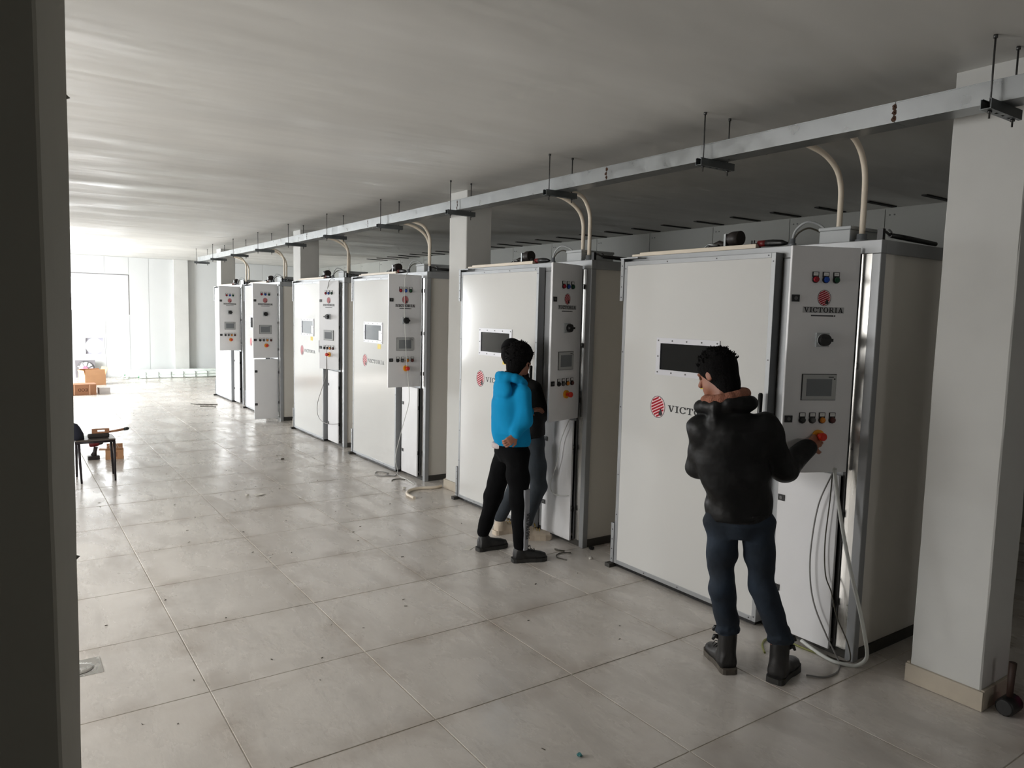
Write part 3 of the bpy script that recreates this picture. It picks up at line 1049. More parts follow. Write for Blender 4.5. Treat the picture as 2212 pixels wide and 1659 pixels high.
# ------------------------------------------------------------------ cable trunking under the ceiling
TZ0, TZ1, TXA, TXB = 2.795, 2.885, 3.50, 3.635
trk = empty('cable_trunking', (TXA, 0, TZ0))
tag(trk, 'long galvanised cable trunking hung under the ceiling along the cabinet row', 'trunking')
joints = [-0.1, 1.932, 3.953, 5.991, 8.002, 10.04, 12.05, 14.06, 16.8]
for a, b in zip(joints[:-1], joints[1:]):
    s = MB()
    wdt, hgt = TXB - TXA, TZ1 - TZ0
    s.box(0, 0.002, a + .0015, b - .0015, 0, hgt)
    s.box(wdt - .002, wdt, a + .0015, b - .0015, 0, hgt)
    s.box(.002, wdt - .002, a + .0015, b - .0015, 0, .002)
    s.box(-.003, wdt + .003, a + .0015, b - .0015, hgt + .0002, hgt + .004)
    put('trunking_length', s, GALV, trk)
for n_, yv in enumerate(joints[1:6]):
    s = MB()
    rr_ = random.Random(n_)
    sz = 1.0 if n_ < 2 else .5
    for k in range(3):
        zz = 0.018 + k * 0.027
        yy = yv + rr_.uniform(-.006, .006)
        blot = [(yy + .012 * sz * rr_.uniform(.6, 1.3) * math.cos(a), zz + .014 * rr_.uniform(.7, 1.2) * math.sin(a)) for a in [2 * math.pi * q / 10 for q in range(10)]]
        s.prism(blot, lambda u, v, n: (-n, u, v), -.0005, .0008 + k * .0002)
        s.tube([(-.001, yy - .003, zz - .005), (-.003, yy, zz), (-.001, yy + .003, zz + .005)], [.001, .004 * sz, .001], 6)
    put('weld_spot', s, RUST, trk)

# hangers: slotted channel on two threaded rods
HY = [(1.50, 'threaded rod hanger carrying the trunking nearest the camera, beside the near column'),
      (3.045, 'threaded rod hanger above the nearest cabinet, second from the near end'),
      (4.54, 'threaded rod hanger between the two nearest conduit pairs, third from the near end'),
      (6.03, 'threaded rod hanger in front of the second column'),
      (7.55, 'threaded rod hanger above the third cabinet panel, fifth from the near end'),
      (9.16, 'threaded rod hanger over the fourth cabinet, sixth from the near end'),
      (10.68, 'threaded rod hanger in front of the third column, seventh from the near end'),
      (12.20, 'threaded rod hanger over the fifth cabinet panel, eighth from the near end'),
      (13.72, 'threaded rod hanger third from the far end of the trunking'),
      (15.25, 'threaded rod hanger second from the far end of the trunking'),
      (16.7, 'threaded rod hanger at the far tip of the trunking')]
RXA, RXB = 3.452, 3.672


def hang_channel(m):
    y_, L0, L1 = 0.021, 3.412, 3.712
    m.box(L0, L1, -y_, -y_ + .0025, -.0425, -.0005)
    m.box(L0, L1, y_ - .0025, y_, -.0425, -.0005)
    for k in range(5):
        a = L0 + (L1 - L0) * k / 5
        m.box(a, a + .034, -y_ + .0025, y_ - .0025, -.0425, -.040)
        if k < 4 or True:
            m.box(a + .034, min(a + .06, L1), -y_ + .0025, -.006, -.0425, -.040)
            m.box(a + .034, min(a + .06, L1), .006, y_ - .0025, -.0425, -.040)
    m.box(L0, L1, -y_ + .0025, -.011, -.003, -.0005)
    m.box(L0, L1, .011, y_ - .0025, -.003, -.0005)


CHAN = MB()
hang_channel(CHAN)
CHAN_ME = CHAN.mesh('channel', [mat('dark_galvanised', (120, 124, 126), 0.42, 0.8, var=0.1, vscale=8)])
ROD = MB()
ROD.cyl((0, 0, TZ0 - 0.075), (0, 0, CEIL_Z - 0.001), 0.0042, 8)
ROD_ME = ROD.mesh('threaded_rod', [SCREW])
NUT = MB()
NUT.cyl((0, 0, -.004), (0, 0, .004), 0.0095, 6)
NUT_ME = NUT.mesh('nut', [SCREW])
ANC = MB()
ANC.cyl((0, 0, CEIL_Z - 0.014), (0, 0, CEIL_Z - 0.0005), 0.009, 8)
ANC_ME = ANC.mesh('anchor', [SCREW])
for yv, lab in HY:
    hr_ = empty('trunking_hanger', (0, yv, 0))
    tag(hr_, lab, 'hanger', 'rod hangers carrying the trunking')
    link('channel', CHAN_ME, hr_, (0, 0, TZ0))
    for x in (RXA, RXB):
        link('threaded_rod', ROD_ME, hr_, (x, 0, 0))
        link('anchor', ANC_ME, hr_, (x, 0, 0))
        link('nut', NUT_ME, hr_, (x, 0, TZ0 - .048))

# conduits from the cabinets up to the trunking
ordn = ['nearest cabinet', 'second cabinet', 'third cabinet', 'fourth cabinet', 'fifth cabinet', 'farthest cabinet']
for k, (yr, *_r_) in enumerate(CABS):
    for q in range(2):
        m = MB()
        if q == 0:
            bx, by = FX + .23, yr + .39
            path = spline([(bx, by, 2.382), (bx, by, 2.50), (bx - .005, by + .002, 2.62), (bx - .06, by + .0, 2.715), (bx - .17, by + .01, 2.785), (bx - .30, by + .03, 2.822), (TXB + .006, by + .035, 2.832)], 6)
        else:
            bx, by = FX + .13, yr + .19
            path = spline([(bx, by, 2.336), (bx, by, 2.50), (bx, by + .004, 2.64), (bx - .035, by - .0, 2.725), (bx - .10, by - .01, 2.785), (bx - .20, by + (-.03 if k == 0 else .02), 2.82), (TXB + .006, by + (-.03 if k == 0 else .02), 2.83)], 6)
        m.tube(path, .0155, 12)
        c = put('conduit', m, CREAM)
        tag(c, ('cream conduit rising from the junction box of the %s' if q == 0 else 'cream conduit rising from the corner gland of the %s') % ordn[k],
            'conduit', 'cream conduits up to the trunking')

# dark slots where the ceiling meets the back wall
SL = MB()
SL.box(-0.27, 0.25, -.026, .026, -.012, -.0008)
SL_ME = SL.mesh('ceiling_slot', [mat('slot_dark', (34, 33, 31), 0.8)])
ORD = ('first second third fourth fifth sixth seventh eighth ninth tenth eleventh twelfth thirteenth fourteenth fifteenth sixteenth seventeenth '
       'eighteenth nineteenth twentieth twenty-first twenty-second twenty-third twenty-fourth twenty-fifth twenty-sixth').split()
n_s = 0
yv = 3.06
while yv < 16.5:
    o = link('ceiling_slot', SL_ME, None, (7.42, yv, CEIL_Z), (0, 0, rnd.uniform(-.01, .01)))
    tag(o, 'dark ceiling slot along the back wall, %s from the near column' % ORD[n_s], 'slot', 'ceiling slots along the back wall')
    n_s += 1
    yv += 0.555

# ------------------------------------------------------------------ loose wires
def wire(name, pts, r, m, lab, n=8, group=None):
    mb = MB()
    mb.tube(spline(pts, n), r, 8)
    tag(put(name, mb, m), lab, 'cable', group)


wire('grey_wire', [(3.70, 2.249, 1.05), (3.70, 2.249, 1.033), (3.70, 2.319, .843), (3.70, 2.348, .598), (3.70, 2.341, .412), (3.70, 2.302, .265), (3.70, 2.218, .122), (3.71, 2.175, .05),
                   (3.715, 2.150, .008), (3.644, 2.102, .006), (3.568, 2.077, .006), (3.478, 2.086, .006), (3.416, 2.148, .006)], .0045, CABG,
     'thin grey wire hanging under the nearest panel and curling onto the floor')
wire('dark_wire', [(3.715, 2.262, 1.06), (3.715, 2.258, 1.03), (3.715, 2.262, .879), (3.715, 2.275, .641), (3.715, 2.26, .461), (3.715, 2.217, .369), (3.715, 2.179, .251), (3.735, 2.118, .12),
                   (3.745, 2.10, .03), (3.74, 2.13, .006), (3.72, 2.19, .006), (3.725, 2.226, .006)], .0035, CABD,
     'thin dark wire dangling beside the thick white cable of the nearest cabinet')
wire('white_cable', [(3.68, 2.223, 1.06), (3.68, 2.223, 1.04), (3.68, 2.183, .851), (3.68, 2.114, .59), (3.685, 2.048, .383), (3.71, 2.015, .216), (3.76, 2.02, .07), (3.74, 2.06, .011),
                     (3.699, 2.10, .011), (3.676, 2.163, .011), (3.70, 2.274, .012), (3.72, 2.384, .03)], .010, CABW,
     'thick white cable looping down past the nearest cabinet corner')
wire('green_wire', [(3.452, 2.431, .006), (3.53, 2.504, .006), (3.62, 2.533, .006), (3.685, 2.46, .006), (3.69, 2.344, .006), (3.70, 2.26, .006)], .006, CABY,
     'yellow green earth wire lying along the foot of the nearest cabinet')
wire('grey_wire', [(3.715, 4.512, 1.05), (3.70, 4.512, 1.034), (3.70, 4.61, .852), (3.70, 4.654, .654), (3.70, 4.727, .485), (3.70, 4.71, .403), (3.70, 4.63, .39), (3.715, 4.517, .411)], .0035, CABW,
     'pale wire hanging over the lower panel of the second cabinet')
wire('grey_wire', [(3.60, 7.20, 2.262), (3.58, 7.15, 2.258), (3.545, 7.13, 2.20), (3.545, 7.135, 2.09), (3.54, 7.13, 1.90), (3.55, 7.12, 1.60), (3.57, 7.12, 1.30), (3.60, 7.12, 1.02), (3.62, 7.159, .87),
                   (3.62, 7.255, .68), (3.62, 7.387, .428), (3.62, 7.476, .203), (3.68, 7.54, .05), (3.66, 7.50, .006), (3.645, 7.223, .006), (3.61, 6.99, .006)], .0035, CABW,
     'pale wire trailing down over the third cabinet control panel')
wire('grey_wire', [(3.67, 7.55, .006), (3.602, 7.459, .006), (3.556, 7.566, .006), (3.611, 7.647, .006), (3.526, 7.75, .006), (3.456, 7.647, .006), (3.457, 7.537, .006), (3.603, 7.47, .006)], .005, CABG,
     'grey wire coiled on the floor at the foot of the third cabinet')
wire('white_conduit', [(3.322, 6.427, .016), (3.33, 6.595, .016), (3.417, 6.725, .016), (3.551, 6.767, .016), (3.708, 6.72, .016), (3.80, 6.74, .016)], .0155, CREAM,
     'white bent conduit offcut on the floor before the second column')
wire('grey_wire', [(3.69, 9.50, 2.25), (3.665, 9.56, 2.262), (3.66, 9.65, 2.203), (3.665, 9.719, 2.031), (3.66, 9.72, 1.719), (3.655, 9.71, 1.30), (3.65, 9.706, 1.03), (3.66, 9.758, .927), (3.66, 9.901, .753),
                   (3.66, 10.065, .54), (3.66, 10.066, .375), (3.66, 9.901, .298), (3.66, 9.636, .295), (3.71, 9.40, .326)], .004, CABG,
     'grey wire looping down the front of the fourth cabinet')
wire('wire_offcut', [(3.618, 4.343, .005), (3.561, 4.377, .005), (3.496, 4.364, .005), (3.458, 4.31, .005), (3.479, 4.223, .005)], .004, CABD,
     'short curved wire offcut on the floor near the person in the hoodie')
wire('wire_offcut', [(3.60, 4.40, .006), (3.57, 4.44, .006), (3.565, 4.48, .006)], .006, CABD, 'stubby black wire offcut by the second cabinet corner')
wire('wire_offcut', [(3.47, 7.25, .005), (3.52, 7.31, .005), (3.60, 7.30, .005), (3.62, 7.24, .005)], .005, CABD, 'dark wire offcut on the floor beside the coiled grey wire')
wire('wire_offcut', [(3.35, 14.6, .006), (3.22, 14.7, .006), (3.05, 14.8, .006), (2.95, 14.95, .006)], .008, CABD, 'dark cable offcut on the floor before the farthest cabinet')
wire('wire_offcut', [(3.25, 14.3, .006), (3.15, 14.45, .006), (3.02, 14.5, .006)], .008, CABD, 'second dark cable offcut on the floor before the farthest cabinet')

# ------------------------------------------------------------------ floor fittings and litter
dr = empty('floor_drain', (0.276, 4.20, 0))
tag(dr, 'square metal floor drain with round cover by the dark column', 'drain')
m = MB()
m.box(-.10, .10, -.10, .10, -.004, .0015)
put('drain_plate', m, INOX, dr)
m = MB()
m.tube([(0, -.005, .0016), (0, -.005, .004), (0, -.005, .0065)], [.066, .064, .050], 28)
put('drain_cover', m, INOX, dr)
m = MB()
m.prism([(-.045, -.03), (.05, -.035), (.04, .035), (-.05, .03)], lambda u, v, n: (u, v, n + abs(u) * .12), 0.002, 0.004)
tag(put('paper_scrap', m, SPECKW, None, (2.07, 7.33, 0), (0, 0, .3)), 'folded white paper scrap lying alone in the aisle', 'paper')
m = MB()
m.prism([(-.05, -.03), (.05, -.03), (.04, .03), (-.05, .03)], lambda u, v, n: (u, v, n), 0.0005, 0.002)
tag(put('paper_scrap', m, SPECKW, None, (3.00, 4.86, 0), (0, 0, .6)), 'white paper scrap by the back shoe of the person in the hoodie', 'paper')


def crumple(name, loc, r, mt, lab, cat, seed, flat=.6):
    q = random.Random(seed)
    bm = bmesh.new()
    bmesh.ops.create_icosphere(bm, subdivisions=2, radius=r)
    for v in bm.verts:
        v.co *= q.uniform(.55, 1.25)
        v.co.z *= flat
    zmin = min(v.co.z for v in bm.verts)
    for v in bm.verts:
        v.co.z -= zmin - 0.0005
    me = bpy.data.meshes.new(name)
    bm.to_mesh(me)
    bm.free()
    me.materials.append(mt)
    return tag(link(name, me, None, loc), lab, cat)


crumple('foam_crumb', (3.657, 4.157, 0), .016, SPECKW, 'white foam crumb on the floor left of the nearest cabinet', 'litter', 1)
crumple('wrapper', (1.952, 2.246, 0), .014, TEAL, 'small teal wrapper on the tiles at the bottom of the view', 'litter', 2, .4)
crumple('tape_lump', (3.82, 4.33, 0), .022, BLACK, 'black tape lump at the foot of the second cabinet side', 'litter', 3)
crumple('foam_crumb', (3.42, 6.86, 0), .022, SPECKW, 'white crumb on the floor by the bent conduit offcut', 'litter', 4)
crumple('foam_crumb', (1.955, 7.35, 0), .018, SPECKW, 'pale crumb beside the folded paper in the aisle', 'litter', 5)
crumple('foam_crumb', (2.80, 8.93, 0), .022, SPECK, 'dark crumb in the aisle opposite the fourth cabinet', 'litter', 6)
lt = MB()
q = random.Random(11)
for k in range(110):
    x, yv = q.uniform(.4, 3.6), q.choice([q.uniform(2.2, 9), q.uniform(2.2, 15)])
    a, l, wv = q.uniform(0, 6.28), q.uniform(.003, .011), q.uniform(.0012, .003)
    ca, sa = math.cos(a), math.sin(a)
    pts = [(x + ca * l - sa * wv, yv + sa * l + ca * wv), (x - ca * l - sa * wv * .4, yv - sa * l + ca * wv * .4),
           (x - ca * l + sa * wv, yv - sa * l - ca * wv), (x + ca * l + sa * wv * .3, yv + sa * l - ca * wv * .3)]
    lt.prism(pts, lambda u, v, n: (u, v, n), .0006, q.uniform(.0018, .005), 0 if q.random() < .75 else 1)
tag(put('floor_litter', lt, [SPECK, SPECKW]), 'fine scraps and crumbs scattered over the tiles', 'litter', kind='stuff')

# ------------------------------------------------------------------ stool with tools, drill, small carton
st = empty('work_stool', (.80, 8.86, 0))
tag(st, 'low dark stool with tools on it at the left', 'stool')
m = MB()
m.box(-.20, .17, -.17, .17, .430, .448)
put('seat', m, STOOLS, st, bevel=.008)
m = MB()
m.tube([(-.19, -.16, .421), (.16, -.16, .421), (.16, .16, .421), (-.19, .16, .421), (-.19, -.16, .421)], .011, 8)
put('seat_frame', m, STOOLM, st)
for sx, sy, ex, ey in ((-.17, -.15, .015, -.03), (.155, -.15, .0, -.03), (-.17, .15, -.0, .05), (.155, .15, .02, .03)):
    m = MB()
    m.tube([(sx, sy, .425), (sx + ex * .5, sy + ey * .5, .2), (sx + ex, sy + ey, .0)], [.014, .012, .010], 8)
    put('leg', m, STOOLM, st)
tl = empty('long_tool', (.86, 8.80, .449))
tag(tl, 'brown and black long handled tool lying on the stool', 'tool')
m = MB()
m.box(-.10, .06, -.02, .02, .05, .062)
m.box(-.10, .06, -.02, .02, .085, .095)
m.box(-.10, -.05, -.02, .02, .062, .085)
m.box(.02, .06, -.02, .02, .062, .085)
put('bracket', m, CARDD, tl)
m = MB()
m.box(-.14, .06, -.025, .025, .0, .048)
put('tool_body', m, TOOLD, tl, bevel=.012)
m = MB()
m.tube([(.05, 0, .055), (.20, 0, .075)], [.011, .013], 10)
put('shaft', m, CARDD, tl)
m = MB()
m.tube([(.20, 0, .075), (.235, 0, .080), (.25, 0, .082)], [.017, .018, .010], 10)
put('grip', m, BLACK, tl)
bg_ = MB()
bg_.tube([(.60, 8.80, .449), (.60, 8.80, .50), (.595, 8.80, .565), (.59, 8.80, .60), (.585, 8.80, .615)], [.09, .085, .06, .04, .015], 14)
tag(put('tool_pouch', bg_, mat('dark_blue_cloth', (36, 38, 52), .9)), 'dark rounded tool pouch on the stool, cut by the dark column', 'bag')
dl = empty('cordless_drill', (.875, 10.0, 0))
tag(dl, 'cordless drill standing on its battery behind the stool', 'drill')
m = MB()
m.box(-.062, .062, -.04, .04, .0, .045)
put('battery', m, TOOLD, dl, bevel=.006)
m = MB()
m.tube([(.0, 0, .045), (.012, 0, .09), (.025, 0, .15)], [.035, .022, .024], 10)
put('handle', m, TOOLD, dl)
m = MB()
m.tube([(-.045, 0, .185), (-.03, 0, .187), (.04, 0, .192), (.06, 0, .193)], [.026, .036, .036, .028], 14)
put('drill_body', m, TOOLR, dl)
m = MB()
m.tube([(.06, 0, .193), (.09, 0, .195), (.105, 0, .196)], [.024, .022, .010], 12)
put('chuck', m, BLACK, dl)


def carton(name, loc, rz, w, d, hh, mt, lab, flaps=(), open_top=False, word_=None):
    root = empty(name, loc, (0, 0, rz))
    tag(root, lab, 'box')
    t = .005
    m = MB()
    m.box(-w / 2, w / 2, -d / 2, -d / 2 + t, 0, hh)
    m.box(-w / 2, w / 2, d / 2 - t, d / 2, 0, hh)
    m.box(-w / 2, -w / 2 + t, -d / 2 + t, d / 2 - t, 0, hh)
    m.box(w / 2 - t, w / 2, -d / 2 + t, d / 2 - t, 0, hh)
    m.box(-w / 2 + t, w / 2 - t, -d / 2 + t, d / 2 - t, 0, t)
    if not open_top:
        m.box(-w / 2, w / 2, -d / 2, d / 2, hh + .0005, hh + t)
    put('carton_body', m, mt, root)
    for side, ang, ln in flaps:
        m = MB()
        if side in 'xX':
            s = 1 if side == 'X' else -1
            m.prism([(0, 0), (s * ln * math.sin(ang), ln * math.cos(ang)), (s * ln * math.sin(ang) + .004, ln * math.cos(ang) + .002), (.004, .002)],
                    lambda u, v, n: (s * w / 2 + u, n, hh + v), -d / 2 + .01, d / 2 - .01)
        else:
            s = 1 if side == 'Y' else -1
            m.prism([(0, 0), (s * ln * math.sin(ang), ln * math.cos(ang)), (s * ln * math.sin(ang) + .004, ln * math.cos(ang) + .002), (.004, .002)],
                    lambda u, v, n: (n, s * d / 2 + u, hh + v), -w / 2 + .01, w / 2 - .01)
        put('flap', m, mt, root)
    return root


carton('small_carton', (1.095, 9.97, 0), -.15, .19, .15, .11, CARD, 'small open cardboard box of wire behind the stool',
       (('x', 1.5, .07), ('y', .9, .05), ('Y', -.3, .06)), True)
m = MB()
m.box(-.045, .03, -.0772, -.0755, .03, .085)
o = put('printed_label', m, CARDD, bpy.data.objects['small_carton'])
m = MB()
for k in range(5):
    a = k * 1.2
    m.tube(spline([(0.03 * math.cos(a), .02 * math.sin(a), .02), (.05 * math.cos(a), .04 * math.sin(a), .12 + .02 * k), (.09 * math.cos(a + .5), .05 * math.sin(a), .13)], 6), .002, 5)
put('wire_ends', m, CABW, bpy.data.objects['small_carton'])

eco = carton('brown_carton', (1.27, 17.38, 0), 0, .64, .36, .215, CARDD, 'brown carton with ECO printed upside down on its side')
m = MB()
pl = lambda u, v, n: (-u, -.18 - n, -v)
word(m, 'ECO', pl, -.135 - .03, -.138, .062, .17, .0005, .002)
put('lettering', m, mat('carton_print', (92, 56, 36), .8), eco)
m = MB()
m.box(-.075, -.063, -.182, -.1802, .004, .212)
m.box(.195, .207, -.182, -.1802, .004, .212)
put('tape_line', m, mat('carton_tape', (226, 190, 160), .6), eco)
carton('white_carton', (1.745, 17.42, 0), .1, .20, .20, .122, CARDW, 'small white carton beside the brown ECO carton')
carton('open_carton', (1.72, 19.45, 0), .25, .44, .40, .24, CARD, 'open tan cardboard box with raised flaps before the fan',
       (('y', -.15, .12), ('X', .35, .17), ('x', .2, .1), ('Y', -.3, .12)), True)

# wall fan leaning against the end wall
fn = empty('axial_fan', (1.72, 21.05, .03), (-.16, 0, 0))
tag(fn, 'grey square axial fan with pink hub leaning on the end wall', 'fan')
m = MB()
S_, R_ = .215, .19
m.box(-S_, S_, -.02, .02, 2 * S_ - .02, 2 * S_ + .0)
m.box(-S_, S_, -.02, .02, 0, .02)
m.box(-S_, -S_ + .02, -.02, .02, .02, 2 * S_ - .02)
m.box(S_ - .02, S_, -.02, .02, .02, 2 * S_ - .02)
for sx in (-1, 1):
    for sz in (-1, 1):
        pts = [(sx * (S_ - .015), S_ + sz * (S_ - .015))] + [(sx * R_ * math.cos(math.pi / 2 * k / 6), S_ + sz * R_ * math.sin(math.pi / 2 * k / 6)) for k in range(7)]
        for k in range(1, 7):
            m.prism([pts[0], pts[k], pts[k + 1]], lambda u, v, n: (u, n, v), -.018, -.012)
put('fan_frame', m, FANM, fn)
m = MB()
for p in ring_polys(0, S_, R_, R_, R_ - .008, R_ - .008, 0, 360, 28):
    m.prism(p, lambda u, v, n: (u, n, v), -.035, .03)
put('fan_ring', m, DARKALU, fn)
BL = MB()
BL.add([(.05, -.012, -.025), (.17, -.014, -.05), (.175, .012, .045), (.05, .012, .025), (.05, -.009, -.025), (.17, -.011, -.05), (.175, .015, .045), (.05, .015, .025)],
       [(0, 1, 2, 3), (4, 5, 6, 7), (0, 1, 5, 4), (1, 2, 6, 5), (2, 3, 7, 6), (3, 0, 4, 7)])
BL_ME = BL.mesh('fan_blade', [mat('fan_blade_grey', (186, 182, 188), .4, .2)])
for k in range(8):
    link('fan_blade', BL_ME, fn, (0, 0, S_), (0, 2 * math.pi * k / 8, 0))
m = MB()
m.tube([(0, -.03, S_), (0, -.026, S_), (0, .02, S_)], [.05, .062, .062], 24)
put('fan_hub', m, PINK, fn)

# wrapped pipe bundles on the floor along the end wall
def bundle(y0, z0, x0, x1, rows, r, lab, straps):
    root = empty('pipe_bundle', (x0, y0, 0))
    tag(root, lab, 'pipes')
    for (dy, dz) in rows:
        m = MB()
        m.tube([(0, dy, z0 + dz), (x1 - x0, dy, z0 + dz)], r, 10)
        put('pipe', m, FILM, root)
    ys_ = [p[0] for p in rows]
    zs_ = [p[1] for p in rows]
    for k in range(straps):
        m = MB()
        x = .14 + (x1 - x0 - .2) * k / straps
        a, b, c, d = min(ys_) - r - .003, max(ys_) + r + .003, z0 + min(zs_) - r, z0 + max(zs_) + r + .003
        m.box(x, x + .022, a - .003, a, c, d)
        m.box(x, x + .022, a - .003, b, d, d + .003)
        put('strap', m, mat('strap_grey', (150, 156, 150), .5), root)
    m = MB()
    m.tube([(-.03, ys_[0], z0), (.03, ys_[0], z0)], [r * .7, r * 1.03], 8)
    put('end_wrap', m, GREENE, root)


bundle(20.90, .055, 2.58, 6.6, [(-.05, 0), (.06, 0), (0, .09), (.11, .09)], .052, 'white wrapped pipe bundle against the end wall', 0)
bundle(20.66, .042, 2.86, 6.6, [(-.04, 0), (.04, 0), (-.04, .075), (.04, .075)], .038, 'strapped pipe bundle lying in front of the other bundle', 12)
crumple('plastic_sheet', (2.55, 20.6, 0), .12, FILM, 'crumpled clear plastic sheet at the end of the pipe bundles', 'plastic', 9, .35)

# things by the near column
tb = empty('hand_tool', (3.92, 1.40, 0))
tag(tb, 'dark hand tool standing upright beside the near column', 'tool')
m = MB()
m.tube([(-.055, 0, .045), (-.045, 0, .045), (.05, 0, .045), (.06, 0, .045)], [.034, .043, .043, .034], 14)
put('tool_head', m, BLACK, tb)
m = MB()
m.tube([(0, 0, .07), (.0, 0, .16), (.005, .0, .255)], [.013, .015, .017], 10)
put('tool_handle', m, mat('dark_brown_wood', (52, 34, 26), .6), tb)
m = MB()
m.tube([(4.11, 1.33, .0), (4.11, 1.33, .12)], [.06, .075], 18)
tag(put('plastic_tub', m, PINKP), 'pink plastic tub at the right edge of the view', 'tub')


# ------------------------------------------------------------------ people: bodies and clothes grown from smooth distance fields
def smin(a, b, k):
    hh = np.clip(0.5 + 0.5 * (b - a) / k, 0, 1)
    return b + (a - b) * hh - k * hh * (1 - hh)


